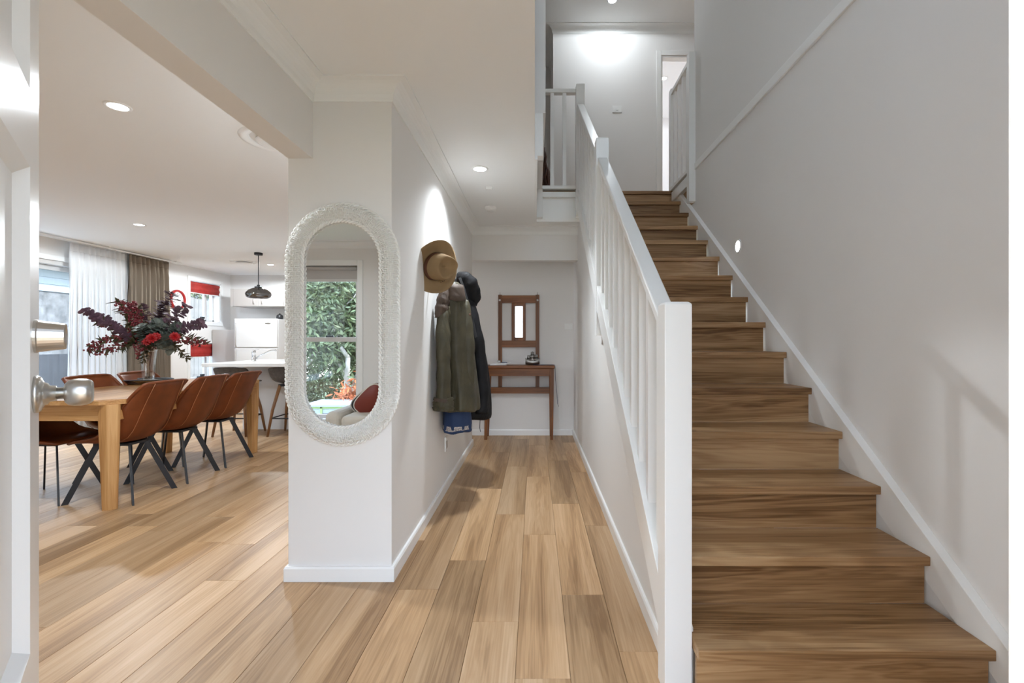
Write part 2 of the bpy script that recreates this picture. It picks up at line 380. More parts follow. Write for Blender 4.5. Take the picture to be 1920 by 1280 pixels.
# fascia of the first floor at the void
struct(B().box(0, SX+.03, 5.045, 5.06, CZ, FZ-.02).box(-.0, .018, 3.3, 5.05, CZ, FZ-.02).build('trim_1', M['trim'], bevel=.002))
# cornices
cov = [(0,-.088),(.006,-.088),(.011,-.074)]+[(.011+.066*(1-math.cos(a)), -.074+.064*math.sin(a)) for a in [PI/2*i/6 for i in range(1,7)]]+[(.088,-.008),(.088,0),(0,0)]
struct(B().sweep(cov, [(-1.09,FY1,CZ),(-1.09,PY,CZ),(HX,PY,CZ),(HX,HE,CZ),(SX,HE,CZ)], -1).build('trim_2', M['cornice'], smooth=False))
struct(B().sweep(cov, [(.233,6.95,UZ),(.233,UB,UZ),(3.3,UB,UZ)], -1).build('trim_3', M['cornice']))
struct(B().sweep(cov, [(-1.25,WY,CZ),(LX,WY,CZ),], -1).build('trim_4', M['cornice']))
# baseboards
bp = [(0,0),(.016,0),(.016,.062),(.011,.072),(0,.072)]
struct(B().sweep(bp, [(HX2,HE,0),(HX2,PY,0),(HX,PY,0),(HX,HE,0),(HX2,HE,0)], -1).build('baseboard_hall', M['trim']))
struct(B().sweep(bp, [(SX,1.66,0),(SX,HB,0)], 1).build('baseboard_under_stair', M['trim']))
struct(B().sweep(bp, [(-1.05,HB,0),(SX-.017,HB,0)], -1).build('baseboard_hall_end', M['trim']))
struct(B().sweep(bp, [(LX,WY+.02,0),(LX,SD[0]-.1,0)], -1).build('baseboard_left', M['trim']))
struct(B().sweep(bp, [(LX,SD[1]+.1,0),(LX,KY,0),(-5.6,KY,0)], -1).build('baseboard_kitchen', M['trim']))
struct(B().sweep(bp, [(-1.25,WY,0),(LX+.02,WY,0)], -1).build('baseboard_living', M['trim']))
# floor-level cover strip on the stair wall
struct(box('trim_5', M['trim'], RX-.016, RX, FY1, 4.42, 2.765, 2.825, bevel=.003))
# skirt board along the stairs on the right wall
sk = [(1.40, 0), (5.06, line(5.06)-.30), (5.06, line(5.06)+.05), (1.40, line(1.40)+.05)]
struct(B().prism(sk, 'x', RX-.0215, RX).build('baseboard_stair', M['trim'], bevel=.004))
struct(B().hexa([(RX-.03,1.40,line(1.4)+.05),(RX,1.40,line(1.4)+.05),(RX,5.06,line(5.06)+.05),(RX-.03,5.06,line(5.06)+.05),
                 (RX-.03,1.40,line(1.4)+.062),(RX,1.40,line(1.4)+.075),(RX,5.06,line(5.06)+.075),(RX-.03,5.06,line(5.06)+.062)]).build('trim_6', M['trim'], bevel=.002))
# door frame of the entry (latch side, hinge side, head) and of the upstairs doorway
fr = B().box(OR-.028, OR, FY0-.02, FY1+.02, 0, OH).box(OR-.042, OR-.028, FY0-.02, FY0+.07, 0, OH).box(OR, OR+.06, FY1, FY1+.018, 0, OH+.06)
fr.box(OL, OL+.03, FY0-.02, FY1+.02, 0, OH).box(OL+.03, OR-.028, FY0-.02, FY1+.02, OH-.03, OH)
struct(fr.build('trim_7', M['trim'], bevel=.004))
f2 = B().box(UD[0]-.06, UD[0], UB-.018, UB, FZ, UD[2]+.06).box(UD[1], UD[1]+.06, UB-.018, UB, FZ, UD[2]+.06).box(UD[0], UD[1], UB-.018, UB, UD[2], UD[2]+.06)
f2.box(UD[0], UD[0]+.02, UB, UB+.1, FZ, UD[2]).box(UD[1]-.02, UD[1], UB, UB+.1, FZ, UD[2]).box(UD[0]+.02, UD[1]-.02, UB, UB+.1, UD[2]-.02, UD[2])
struct(f2.build('trim_8', M['trim'], bevel=.003))

# ------------------------------------------------------------------ windows
def win_x(name, X, y0, y1, z0, z1, sash, handle=True):      # window in a wall of constant X, room towards +X
    r = bpy.data.objects.new(name, None); COL.objects.link(r); r.location = (X-.1, (y0+y1)/2, z0); struct(r)
    a = .06
    B().box(X,X+.016,y0-a,y0,z0-a,z1+a).box(X,X+.016,y1,y1+a,z0-a,z1+a).box(X,X+.016,y0,y1,z1,z1+a).box(X,X+.016,y0,y1,z0-a,z0).build('architrave', M['trim'], r, bevel=.003)
    B().box(X-.2,X,y0,y0+.012,z0,z1).box(X-.2,X,y1-.012,y1,z0,z1).box(X-.2,X,y0,y1,z1-.012,z1).box(X-.2,X,y0,y1,z0,z0+.012).build('reveal', M['trim'], r)
    w = .035; q = (X-.16, X-.115); ya, yb, za, zb = y0+.012, y1-.012, z0+.012, z1-.012
    fb = B().box(*q,ya,ya+w,za,zb).box(*q,yb-w,yb,za,zb).box(*q,ya,yb,zb-w,zb).box(*q,ya,yb,za,za+w)
    if sash: fb.box(q[0],q[1],yb-.25,yb-.20,za,zb)
    fb.build('window_frame', M['alu'], r, bevel=.002)
    box('pane', M['glass'], X-.14, X-.135, ya+w, yb-w, za+w, zb-w, r)
    if handle:
        B().box(X-.112,X-.075,(y0+y1)/2-.07,(y0+y1)/2+.07,za+w-.01,za+w+.015).box(X-.09,X-.05,(y0+y1)/2-.02,(y0+y1)/2+.05,za+w+.015,za+w+.05).build('winder', M['dark'], r, bevel=.004)
    return r
win_x('window_1', LX, *W1, True)
win_x('window_2', LX, *W2, True)
# tall sash window of the living side (constant Y, room towards +Y)
for nm, Q in (('window_3', LW),):
    r = bpy.data.objects.new(nm, None); COL.objects.link(r); r.location = ((Q[0]+Q[1])/2, WY-.1, Q[2]); struct(r)
    x0, x1, z0, z1 = Q; a = .07
    B().box(x0-a,x0,WY,WY+.018,z0-a,z1+a).box(x1,x1+a,WY,WY+.018,z0-a,z1+a).box(x0,x1,WY,WY+.018,z1,z1+a).box(x0,x1,WY,WY+.018,z0-a,z0).build('architrave', M['trim'], r, bevel=.003)
    w = .045; zm = 1.185
    B().box(x0,x0+w,WY-.12,WY-.06,z0,z1).box(x1-w,x1,WY-.12,WY-.06,z0,z1).box(x0+w,x1-w,WY-.12,WY-.06,z1-w,z1).box(x0+w,x1-w,WY-.12,WY-.06,z0,z0+w).build('window_frame', M['alu'], r, bevel=.003)
    B().box(x0+w,x1-w,WY-.115,WY-.07,zm-.03,zm+.03).build('meeting_rail', M['alu'], r, bevel=.003)
    box('pane', M['glass'], x0+w, x1-w, WY-.095, WY-.09, zm+.03, z1-w, r); box('pane', M['glass'], x0+w, x1-w, WY-.095, WY-.09, z0+w, zm-.03, r)
    B().box((x0+x1)/2+.1,(x0+x1)/2+.2,WY-.07,WY-.035,zm+.03,zm+.05).build('latch', M['dark'], r, bevel=.004)
# high window over the entry
r = bpy.data.objects.new('window_4', None); COL.objects.link(r); r.location = ((HW[0]+HW[1])/2, FY0+.05, HW[2]); struct(r)
x0, x1, z0, z1 = HW; w = .045
B().box(x0,x0+w,.23,.28,z0,z1).box(x1-w,x1,.23,.28,z0,z1).box(x0+w,x1-w,.23,.28,z1-w,z1).box(x0+w,x1-w,.23,.28,z0,z0+w).build('window_frame', M['alu'], r, bevel=.003)
box('pane', M['glass'], x0+w, x1-w, .25, .255, z0+w, z1-w, r)
# glazed sliding door of the dining room
r = bpy.data.objects.new('door_2', None); COL.objects.link(r); r.location = (LX-.1, 5.1, 0); struct(r)
y0, y1, z0, z1 = SD
B().box(LX,LX+.016,y0-.06,y0,0,z1+.06).box(LX,LX+.016,y1,y1+.06,0,z1+.06).box(LX,LX+.016,y0,y1,z1,z1+.06).build('architrave', M['trim'], r, bevel=.003)
B().box(LX-.16,LX-.02,y0,y0+.05,0,z1).box(LX-.16,LX-.02,y1-.05,y1,0,z1).box(LX-.16,LX-.02,y0,y1,z1-.05,z1).box(LX-.16,LX-.02,y0,y1,0,.03).build('door_frame', M['alu'], r, bevel=.003)
for i, (a, b, xx) in enumerate(((y0+.05, 4.62, -.14), (4.55, 5.72, -.09), (5.66, y1-.05, -.14))):
    q = (LX+xx, LX+xx+.035); s = .06
    p = B().box(*q,a,a+s,.03,z1-.05).box(*q,b-s,b,.03,z1-.05).box(*q,a+s,b-s,z1-.05-s,z1-.05).box(*q,a+s,b-s,.03,.03+s).build('sliding_panel', M['alu'], r, bevel=.003)
    box('pane', M['glass'], q[0]+.015, q[0]+.02, a+s, b-s, .03+s, z1-.05-s, p)

# ------------------------------------------------------------------ front door standing open
HP, EP = Vector((-.468, .325, 0)), Vector((-1.0, .957, 0))
dv = (EP-HP).normalized(); nv = Vector((-dv.y*-1, -dv.x, 0)); nv = Vector((dv.y, -dv.x, 0))
DL = (EP-HP).length
fd = bpy.data.objects.new('door_1', None); COL.objects.link(fd); fd.location = HP; struct(fd)
def dp(u, w, z): p = HP+dv*u+nv*w; return (p.x, p.y, z)
def dbox(b, u0, u1, w0, w1, z0, z1):
    return b.hexa([dp(u0,w0,z0),dp(u1,w0,z0),dp(u1,w1,z0),dp(u0,w1,z0),dp(u0,w0,z1),dp(u1,w0,z1),dp(u1,w1,z1),dp(u0,w1,z1)])
pan = [(1.64, 1.93), (.60, 1.50), (.12, .525)]; SU = .105     # recessed panels: heights; stile width
b = B(); dbox(b, 0, SU, -.036, 0, .01, 2.05); dbox(b, DL-SU, DL, -.036, 0, .01, 2.05)
dbox(b, SU, DL-SU, -.036, 0, 1.93, 2.05); dbox(b, SU, DL-SU, -.036, 0, 1.50, 1.64); dbox(b, SU, DL-SU, -.036, 0, .525, .60); dbox(b, SU, DL-SU, -.036, 0, .01, .12)
b.build('door_leaf', M['door'], fd)
for za, zb in pan:
    i = .022; d = -.02
    o4 = [(SU, za), (DL-SU, za), (DL-SU, zb), (SU, zb)]; i4 = [(SU+i, za+i), (DL-SU-i, za+i), (DL-SU-i, zb-i), (SU+i, zb-i)]
    bb = B().loft([[dp(u, 0, z) for u, z in o4], [dp(u, d, z) for u, z in i4]], caps=False); bb.build('panel_moulding', M['door'], fd)
    dbox(B(), SU+i-.005, DL-SU-i+.005, -.03, d, za+i-.005, zb-i+.005).build('door_panel', M['door'], fd)
kb = HP+dv*(DL-.055)
ku = (nv.x, nv.y, 0)
zk, zd = 1.075, 1.187
B().lathe([(0,0),(.036,0),(.036,.005),(.033,.009),(.026,.012),(.022,.014),(.021,.018),(.016,.021),(.015,.030)], (kb.x,kb.y,zk), ku, 32).build('knob_rose', M['steel'], fd, smooth=True)
B().lathe([(.0115,.028),(.0115,.040),(.019,.042),(.0245,.047),(.0268,.055),(.0272,.064),(.0262,.073),(.0235,.080),(.019,.0835),(.017,.0825),(0,.082)], (kb.x,kb.y,zk), ku, 32).build('door_knob', M['steel'], fd, smooth=True)
B().lathe([(0,0),(.032,0),(.032,.004),(.0305,.006),(.0255,.042),(.024,.044),(.0232,.0435),(.0222,.041),(0,.041)], (kb.x,kb.y,zd), ku, 32).build('deadlock_cylinder', M['steel'], fd, smooth=False)

# ------------------------------------------------------------------ staircase
st = thing('staircase', ((.5+RX)/2, nY(-1), 0), 'straight timber-board staircase climbing between white balustrade and grey wall', 'staircase')
tm = rm = None
rt = random.Random(11)
for k in range(-1, 14):
    y0 = nY(k); y1 = nY(k+1)+.022; z = nZ(k)
    if k < 13:
        if tm is None:
            tm = B().box(.525-.99, 1.4785-.99, 0, G+.022, -.035, 0).build('tread', M['oakx'], st, origin=False, bevel=.003); o = tm
        else: o = tm.copy(); COL.objects.link(o)
        o.location = Vector((.99, y0, z))-st.location
    else:
        o = box('landing_nosing', M['oakx'], .525, 1.4785, y0, y0+.085, z-.035, z, st, bevel=.003)
    c = rt.uniform(.92, 1.08); o.color = (c, c, c, 1)
    if rm is None:
        rm = B().box(.525-.99, 1.4725-.99, .022, .036, -R, -.035).build('riser', M['oakx'], st, origin=False); q = rm
    else: q = rm.copy(); COL.objects.link(q)
    q.location = Vector((.99, y0, z))-st.location
    c = rt.uniform(.92, 1.08); q.color = (c, c, c, 1)

# ------------------------------------------------------------------ balustrades
BX = .475      # centre line of the stair balustrade
bal = thing('stair_balustrade', (BX, 1.61, 0), 'white painted raked balustrade with square newel posts along the stairs', 'balustrade')
def newel(parent, x, y, z0, z1, s=.045, name='newel_post'):
    c = .008
    b = B().loft([[(x-s,y-s,z0),(x+s,y-s,z0),(x+s,y+s,z0),(x-s,y+s,z0)], [(x-s,y-s,z1-c),(x+s,y-s,z1-c),(x+s,y+s,z1-c),(x-s,y+s,z1-c)], [(x-s+c,y-s+c,z1),(x+s-c,y-s+c,z1),(x+s-c,y+s-c,z1),(x-s+c,y+s-c,z1)]])
    return b.build(name, M['trim'], parent, bevel=.0025)
N1, N2, N3 = 1.615, 3.375, 5.0
newel(bal, BX, N1, 0, 1.307); newel(bal, BX, N2, 1.21, 2.605); newel(bal, BX, N3, 2.47, 3.86)
def raked(parent, name, xa, xb, ya, yb, lo, hi, **k):
    return B().hexa([(xa,ya,line(ya)+lo),(xb,ya,line(ya)+lo),(xb,yb,line(yb)+lo),(xa,yb,line(yb)+lo),
                     (xa,ya,line(ya)+hi),(xb,ya,line(ya)+hi),(xb,yb,line(yb)+hi),(xa,yb,line(yb)+hi)]).build(name, M['trim'], parent, **k)
bm_ = {}
for ya, yb in ((N1+.045, N2-.045), (N2+.045, N3-.045)):
    raked(bal, 'handrail', BX-.035, BX+.035, ya, yb, .91, .955, bevel=.006)
    raked(bal, 'outer_stringer', BX-.04, BX+.052, ya, yb, -.125, .055, bevel=.003)
    n = 10; step = (yb-ya)/(n+.0)
    for i in range(n):
        y = ya+step*(i+.62); s = .019
        if 'b' not in bm_:
            h0, h1 = .04, .915; sl = R/G
            o = B().hexa([(-s,-s,h0-s*sl),(s,-s,h0-s*sl),(s,s,h0+s*sl),(-s,s,h0+s*sl),(-s,-s,h1-s*sl),(s,-s,h1-s*sl),(s,s,h1+s*sl),(-s,s,h1+s*sl)]).build('baluster', M['trim'], bal, origin=False); bm_['b'] = o
        else: o = bm_['b'].copy(); COL.objects.link(o)
        o.location = Vector((BX, y, line(y)))-bal.location
def level_bal(root, pa, pb, n, posts, along):
    spots = posts or [(i+.5)/n for i in range(n)]
    # level balustrade between plan points: rail, curb, balusters
    (xa, ya), (xb, yb) = pa, pb
    if along == 'y':
        box('handrail', M['trim'], xa-.035, xa+.035, ya, yb, 3.785, 3.825, root, bevel=.005); box('bottom_rail', M['trim'], xa-.035, xa+.035, ya, yb, FZ, FZ+.035, root, bevel=.003)
    else:
        box('handrail', M['trim'], xa, xb, ya-.035, ya+.035, 3.785, 3.825, root, bevel=.005); box('bottom_rail', M['trim'], xa, xb, ya-.035, ya+.035, FZ, FZ+.035, root, bevel=.003)
    s = .019
    for t in spots:
        x = xa+(xb-xa)*t; y = ya+(yb-ya)*t
        box('baluster', M['trim'], x-s, x+s, y-s, y+s, FZ+.035, 3.786, root)
lb = thing('landing_balustrade', (.25, 5.03, FZ), 'short level white balustrade at the stair head, facing the void', 'balustrade')
level_bal(lb, (.075, 5.03), (BX-.045, 5.03), 3, [.30, .665], 'x')
box('fascia_board', M['trim'], .06, BX-.045, 5.0, 5.044, FZ-.085, FZ-.03, lb, bevel=.002)
struct(box('wall_void_left', M['wall'], -.05, .075, 3.33, 5.0, FZ, UZ))
struct(box('trim_9', M['trim'], .0, .058, 3.33, 3.42, 2.47, FZ, bevel=.003))
newel(lb, .045, 5.03, 2.47, FZ, .036, 'post_base')
rb = thing('upper_balustrade', (1.475, 4.75, FZ), 'short white balustrade beside the top steps with one tall post against wall end', 'balustrade')
level_bal(rb, (1.48, 4.51), (1.48, 5.06), 4, [], 'y')
newel(rb, 1.475, 4.47, 2.475, 3.88, .035); newel(rb, 1.48, 5.09, FZ, 3.86, .035)
box('fascia_board', M['trim'], 1.455, 1.5, 4.5, 5.06, FZ-.12, FZ-.02, rb, bevel=.002)

# ------------------------------------------------------------------ lamps in the ceilings
def downlight(x, y, z, label, power=30, cone=3.08, soft=.12):
    r = thing('downlight', (x, y, z), label, 'downlight', 'recessed ceiling downlights')
    B().lathe([(.046,0),(.046,-.005),(.058,-.006),(.062,0)], (x,y,z), n=32, caps=False).build('trim_ring', M['plast'], r, smooth=True)
    B().lathe([(0,-.003),(.046,-.003),(.046,0),(0,0)], (x,y,z), n=24).build('diffuser', M['lamp'], r)
    l = bpy.data.lights.new('lamp', 'SPOT'); l.energy = power*LAMP; l.spot_size = cone; l.spot_blend = soft; l.shadow_soft_size = .05; l.color = (.86, .94, 1.0)
    o = bpy.data.objects.new('lamp', l); COL.objects.link(o); o.parent = r; o.location = (0, 0, -.02)
DLP = [(-2.24, 2.55, CZ, 'bright round downlight in dining ceiling beside the bulkhead'), (-4.31, 5.17, CZ, 'round downlight in the ceiling in front of the curtains'),
       (-4.41, 7.92, CZ, 'small downlight in the kitchen ceiling beside the pendant'), (-.403, 3.48, CZ, 'bright downlight in the corridor ceiling above the hats'),
       (.916, 5.62, UZ, 'downlight in the upstairs landing ceiling'), (1.98, 7.3, UZ, 'downlight seen through the upstairs doorway')]
for i, (x, y, z, lab) in enumerate(DLP): downlight(x, y, z, lab, (48, 50, 50, 44, 10, 12)[i], *((2.4, 1.0) if 'corridor' in lab else ()))
# step light in the stair wall
sl = thing('step_light', (RX, 3.5, 1.87), 'small recessed step light glowing on the grey stair wall', 'light')
B().lathe([(.040,.0),(.040,.006),(.050,.005),(.052,0)], (RX,3.5,1.87), (-1,0,0), 32, caps=False).build('bezel', M['plast'], sl, smooth=True)
B().lathe([(0,.004),(.041,.004),(.041,0),(0,0)], (RX,3.5,1.87), (-1,0,0), 24).build('diffuser', M['lamp'], sl)
# round air vents, smoke alarm, sensor, switches
def vent(x, y, lab):
    r = thing('ceiling_vent', (x,y,CZ), lab, 'air vent', 'round ceiling air vents')
    B().lathe([(.150,.0),(.150,-.006),(.185,-.012),(.205,-.008),(.21,0)], (x,y,CZ), n=40, caps=False).build('outer_ring', M['plast'], r, smooth=True)
    B().lathe([(0,-.030),(.10,-.030),(.118,-.024),(.118,-.018),(0,-.018)], (x,y,CZ), n=40).build('centre_disc', M['plast'], r, smooth=True)
    B().lathe([(0,-.002),(.149,-.002),(.149,0),(0,0)], (x,y,CZ), n=40).build('throat', M['plast'], r)
    B().box(x-.012,x+.012,y-.012,y+.012,CZ-.02,CZ-.001).build('fixing_post', M['plast'], r)
vent(-1.62, 2.98, 'round air vent in ceiling half hidden behind the bulkhead'); vent(-4.68, 7.65, 'round flush air vent in the kitchen ceiling near pendant')
r = thing('smoke_alarm', (-.42,4.49,CZ), 'round white smoke alarm on the corridor ceiling', 'smoke alarm')
B().lathe([(0,-.034),(.030,-.034),(.046,-.030),(.055,-.018),(.055,0),(0,0)], (-.42,4.49,CZ), n=32).build('housing', M['plast'], r, smooth=False)
B().lathe([(.036,-.036),(.040,-.038),(.044,-.032)], (-.42,4.49,CZ), n=32, caps=False).build('grille_ring', M['plast'], r)
r = thing('ceiling_sensor', (-.376,3.9,CZ), 'small white sensor box on ceiling between downlight and smoke alarm', 'sensor')
B().loft([[(-.376+a*.032,3.9+c*.02,CZ) for a, c in ((-1,-1),(1,-1),(1,1),(-1,1))], [(-.376+a*.026,3.9+c*.015,CZ-.022) for a, c in ((-1,-1),(1,-1),(1,1),(-1,1))]]).build('housing', M['plast'], r, bevel=.004)
for a in (-1, 1): B().lathe([(0,-.004),(.006,-.004),(.006,0)], (-.376+a*.022,3.915,CZ-.006), n=10).build('lens', M['dark'], r)
def plate(name, c, n, w, h, lab, cat, sock=False):
    r = thing(name, c, lab, cat); n = Vector(n); u = n.cross(Vector((0,0,1))); c = Vector(c)
    def P(a, z, d): q = c+u*a+n*d; return (q.x, q.y, q.z+z)
    def bx(a0,a1,z0,z1,d0,d1): return B().hexa([P(a0,z0,d0),P(a1,z0,d0),P(a1,z0,d1),P(a0,z0,d1),P(a0,z1,d0),P(a1,z1,d0),P(a1,z1,d1),P(a0,z1,d1)])
    bx(-w/2,w/2,-h/2,h/2,0,.009).build('cover_plate', M['plast'], r, bevel=.003)
    if sock:
        bx(-.03,.03,-.035,.02,.009,.013).build('socket_face', M['taupe'], r, bevel=.002); bx(-.012,.012,.028,.045,.009,.014).build('rocker', M['plast'], r, bevel=.002)
    else:
        bx(-.014,.014,-.016,.016,.009,.0135).build('rocker', M['plast'], r, bevel=.002)
    return r
p = px(1066, 612, HB); plate('light_switch', (p.x, HB, p.z), (0,-1,0), .10, .075, 'white light switch on the end wall beside the hall stand', 'switch')
p = px(1157, 205, UB); plate('thermostat', (p.x, UB, p.z), (0,-1,0), .12, .085, 'white wall controller on the upstairs landing wall', 'switch')
plate('power_outlet', (HX, 3.73, .365), (1,0,0), .075, .115, 'white power outlet low on corridor wall under the coats', 'power outlet', True)

# ------------------------------------------------------------------ wicker mirror on the end of the wall stub
MC, MYF = Vector((-.937, PY, 1.255)), PY
wm = thing('wicker_mirror', (MC.x, PY, MC.z), 'tall oval mirror in a white woven wicker frame on the wall end', 'mirror')
AO, AI, HS = .278, .183, .312       # outer and inner half width, half length of the straight sides
def stad(a, s):                     # point and outward normal at arc share s of a stadium with radius a
    Lc, Ls = PI*.23, 2*HS; tot = 2*Lc+2*Ls; d = (s % 1)*tot
    if d < Ls: return (a, -HS+d), (1, 0)
    d -= Ls
    if d < Lc: t = d/Lc*PI; return (a*math.cos(t), HS+a*math.sin(t)), (math.cos(t), math.sin(t))
    d -= Lc
    if d < Ls: return (-a, HS-d), (-1, 0)
    d -= Ls; t = PI+d/Lc*PI; return (a*math.cos(t), -HS+a*math.sin(t)), (math.cos(t), math.sin(t))
def ring(a, y, n=120):
    return [(MC.x+stad(a, i/n)[0][0], y, MC.z+stad(a, i/n)[0][1]) for i in range(n)]
B().loft([ring(AI+.006, PY-.022), ring(AI+.006, PY-.016)]).build('mirror_glass', M['mirror'], wm)
B().loft([ring(AI+.004, PY-.006), ring(AI+.006, PY-.026), ring((AI+AO)/2, PY-.038), ring(AO-.012, PY-.024), ring(AO-.012, PY-.004)], caps=False).build('woven_core', M['wicker_gap'], wm, smooth=True)
# bundles of cane woven over the core, each shaped by its place on the oval
NB = 150; rw = random.Random(5)
for i in range(NB):
    s = (i+.5)/NB; b = B(); jit = rw.uniform(-.003,.003); wv = (i % 2)*.004
    for q in (-.8, .8):
        pts = []
        for t in range(7):
            u = t/6; a = AI+.004+(AO-AI-.008)*u+jit*u
            (x, z), n = stad(a, s+q*.30/NB); hgt = .030+.016*math.sin(PI*min(1, u*.92+.06))+(.004 if (t+i) % 2 else -.002)
            if t == 0: hgt = .026
            if t == 6: hgt = .010
            pts.append((MC.x+x, PY-hgt-.002*(q == 0), MC.z+z))
        b.tube(pts, [.0028]*7, 5)
    b.build('cane_bundle', M['wicker'], wm, smooth=True)
def braid(name, a, y, amp, r, turns):
    for ph in (0, PI):
        pts = []; n = 420
        for i in range(n):
            (x, z), nn = stad(a, i/n); w = 2*PI*turns*i/n+ph
            pts.append((MC.x+x+nn[0]*amp*math.cos(w), y-amp*.8*math.sin(w), MC.z+z+nn[1]*amp*math.cos(w)))
        B().tube(pts, r, 5, loop=True).build(name, M['wicker'], wm, smooth=True)
for wi in range(5):
    a0 = AI+.022+wi*.0125; pts = []; n_ = NB*4
    for i in range(n_):
        (x, z), nn = stad(a0+.002*math.sin(i*.37+wi), i/n_); w = math.cos(PI*(i/4+wi)); pts.append((MC.x+x, PY-(.030+.016*math.sin(PI*(a0-AI)/(AO-AI)))-.0055*w, MC.z+z))
    B().tube(pts, .0030, 4, loop=True).build('weaver_cane', M['wicker'], wm, smooth=True)
braid('inner_braid', AI+.006, PY-.034, .0055, .0052, 62); braid('outer_braid', AO-.006, PY-.016, .006, .006, 70)

# ------------------------------------------------------------------ hall stand at the end of the corridor
hs = thing('hall_stand', (-.195, 5.72, 0), 'brown timber hall stand with tall slatted back and small mirror', 'hall stand')
xl, xr = -.585, .222; yf, yb = 5.60, 5.862
tz = .878
B().box(xl-.012, xr+.012, yf-.012, yb, tz-.04, tz).build('table_top', M['cedarx'], hs, bevel=.012, seg=3)
B().box(xl+.01, xr-.01, yf+.004, yf+.022, tz-.125, tz-.04).build('apron', M['cedarx'], hs, bevel=.002)
B().box(xl+.004, xl+.02, yf+.05, yb-.05, tz-.125, tz-.04).build('side_apron', M['cedarx'], hs); B().box(xr-.02, xr-.004, yf+.05, yb-.05, tz-.125, tz-.04).build('side_apron', M['cedarx'], hs)
for x in (xl+.024, xr-.024):
    for y in (yf+.024, yb-.03):
        o_ = -.022 if x < -.2 else .0
        B().loft([[(x+o_+a*.017,y+c*.017,0) for a, c in ((-1,-1),(1,-1),(1,1),(-1,1))], [(x+a*.025,y+c*.024,tz-.13) for a, c in ((-1,-1),(1,-1),(1,1),(-1,1))], [(x+a*.025,y+c*.024,tz-.04) for a, c in ((-1,-1),(1,-1),(1,1),(-1,1))]]).build('leg', M['cedarz'], hs, bevel=.003)
B().box(xl+.045, xr-.045, yb-.06, yb-.02, .525, .60).build('stretcher', M['cedarx'], hs, bevel=.002)
pX = (-.452, .008)
for x in pX: B().box(x, x+.046, 5.84, 5.875, .53, 1.735).build('back_post', M['cedarz'], hs, bevel=.002)
B().box(-.406, .008, 5.843, 5.872, 1.635, 1.728).build('back_rail', M['cedarx'], hs, bevel=.002)
B().box(-.406, .008, 5.843, 5.872, 1.09, 1.172).build('back_rail', M['cedarx'], hs, bevel=.002)
mx0, mx1 = -.287, -.114
B().box(mx0, mx0+.038, 5.838, 5.87, 1.172, 1.635).box(mx1-.038, mx1, 5.838, 5.87, 1.172, 1.635).box(mx0+.038, mx1-.038, 5.838, 5.87, 1.595, 1.635).box(mx0+.038, mx1-.038, 5.838, 5.87, 1.172, 1.212).build('mirror_frame', M['cedarz'], hs, bevel=.002)
box('mirror_glass', M['mirror'], mx0+.038, mx1-.038, 5.858, 5.866, 1.212, 1.595, hs)
for x in (pX[0]+.023, pX[1]+.023):
    B().lathe([(.007,0),(.007,.02),(.013,.026),(.014,.034),(.008,.04),(0,.041)], (x,5.84,1.665), (0,-1,0), 16).build('coat_knob', M['chrome'], hs, smooth=True)
    B().tube([(x,5.845,1.73),(x,5.845,1.755),(x,5.835,1.765)], .004, 6).build('hook', M['chrome'], hs, smooth=True)
pl = thing('paper_pile', (-.44, 5.72, tz), 'small pile of white letters on the hall stand top', 'papers')
for i, (dx, w, h, rz) in enumerate(((0,.10,.07,.1),(.01,.09,.06,-.15),(.05,.08,.05,.3),(.09,.05,.045,-.2))):
    ca, sa = math.cos(rz), math.sin(rz); z = tz+.001+i*.007
    B().hexa([(-.44+dx+ca*a*w-sa*c*h, 5.70+sa*a*w+ca*c*h, zz) for zz in (z, z+.0065) for a, c in ((-1,-1),(1,-1),(1,1),(-1,1))]).build('letter', M['paper'], pl)
B().tube([(-.40,5.67,tz+.031),(-.33,5.66,tz+.031)], .005, 6).build('pen', M['navy'], pl, smooth=True)
B().lathe([(0,0),(.02,0),(.022,.01),(.018,.028),(0,.03)], (-.435,5.72,tz+.029), n=14).build('shell_dish', M['chrome'], pl, smooth=True)
sh = thing('silver_ornament', (-.03, 5.70, tz), 'aged silver model sailing ship on the hall stand top', 'ornament')
b = B(); hull = []
for t in range(9):
    u = t/8; x = -.03+(u-.5)*.17; w = .028*math.sin(PI*(.08+.86*u))**.7; lift = .035*(2*abs(u-.5))**2.2
    hull.append([(x,5.70-w,tz+.05+lift), (x,5.70-w*.7,tz+.02+lift*.6), (x,5.70,tz+lift*.25), (x,5.70+w*.7,tz+.02+lift*.6), (x,5.70+w,tz+.05+lift)])
b.loft(hull); b.build('hull', M['silver'], sh, smooth=True)
for dx, h in ((-.045,.12),(0,.165),(.045,.13)):
    B().tube([(-.03+dx,5.70,tz+.04),(-.03+dx,5.70,tz+h)], .004, 6).build('mast', M['silver'], sh)
    for zz, w in ((h-.02,.02),(h-.06,.028)):
        B().loft([[(-.03+dx-w,5.70,tz+zz+.014),(-.03+dx-w*.9,5.685,tz+zz),(-.03+dx-w*1.1,5.70,tz+zz-.03)], [(-.03+dx+w,5.70,tz+zz+.014),(-.03+dx+w*.9,5.685,tz+zz),(-.03+dx+w*1.1,5.70,tz+zz-.03)]]).build('sail', M['silver'], sh, smooth=True)
sp = thing('strap', (xr+.02, 5.68, tz), 'dark navy strap draped over the end of the hall stand', 'strap')
def ribbon(pts, w, t, ax=1):
    rings = []
    for i, p in enumerate(pts):
        p = Vector(p); a = Vector(pts[max(i-1,0)]); c = Vector(pts[min(i+1,len(pts)-1)]); d = (c-a).normalized()
        e = Vector((0,1,0)) if ax == 1 else Vector((1,0,0)); n = d.cross(e).normalized()
        rings.append([p-e*w/2-n*t/2, p+e*w/2-n*t/2, p+e*w/2+n*t/2, p-e*w/2+n*t/2])
    return B().loft(rings)
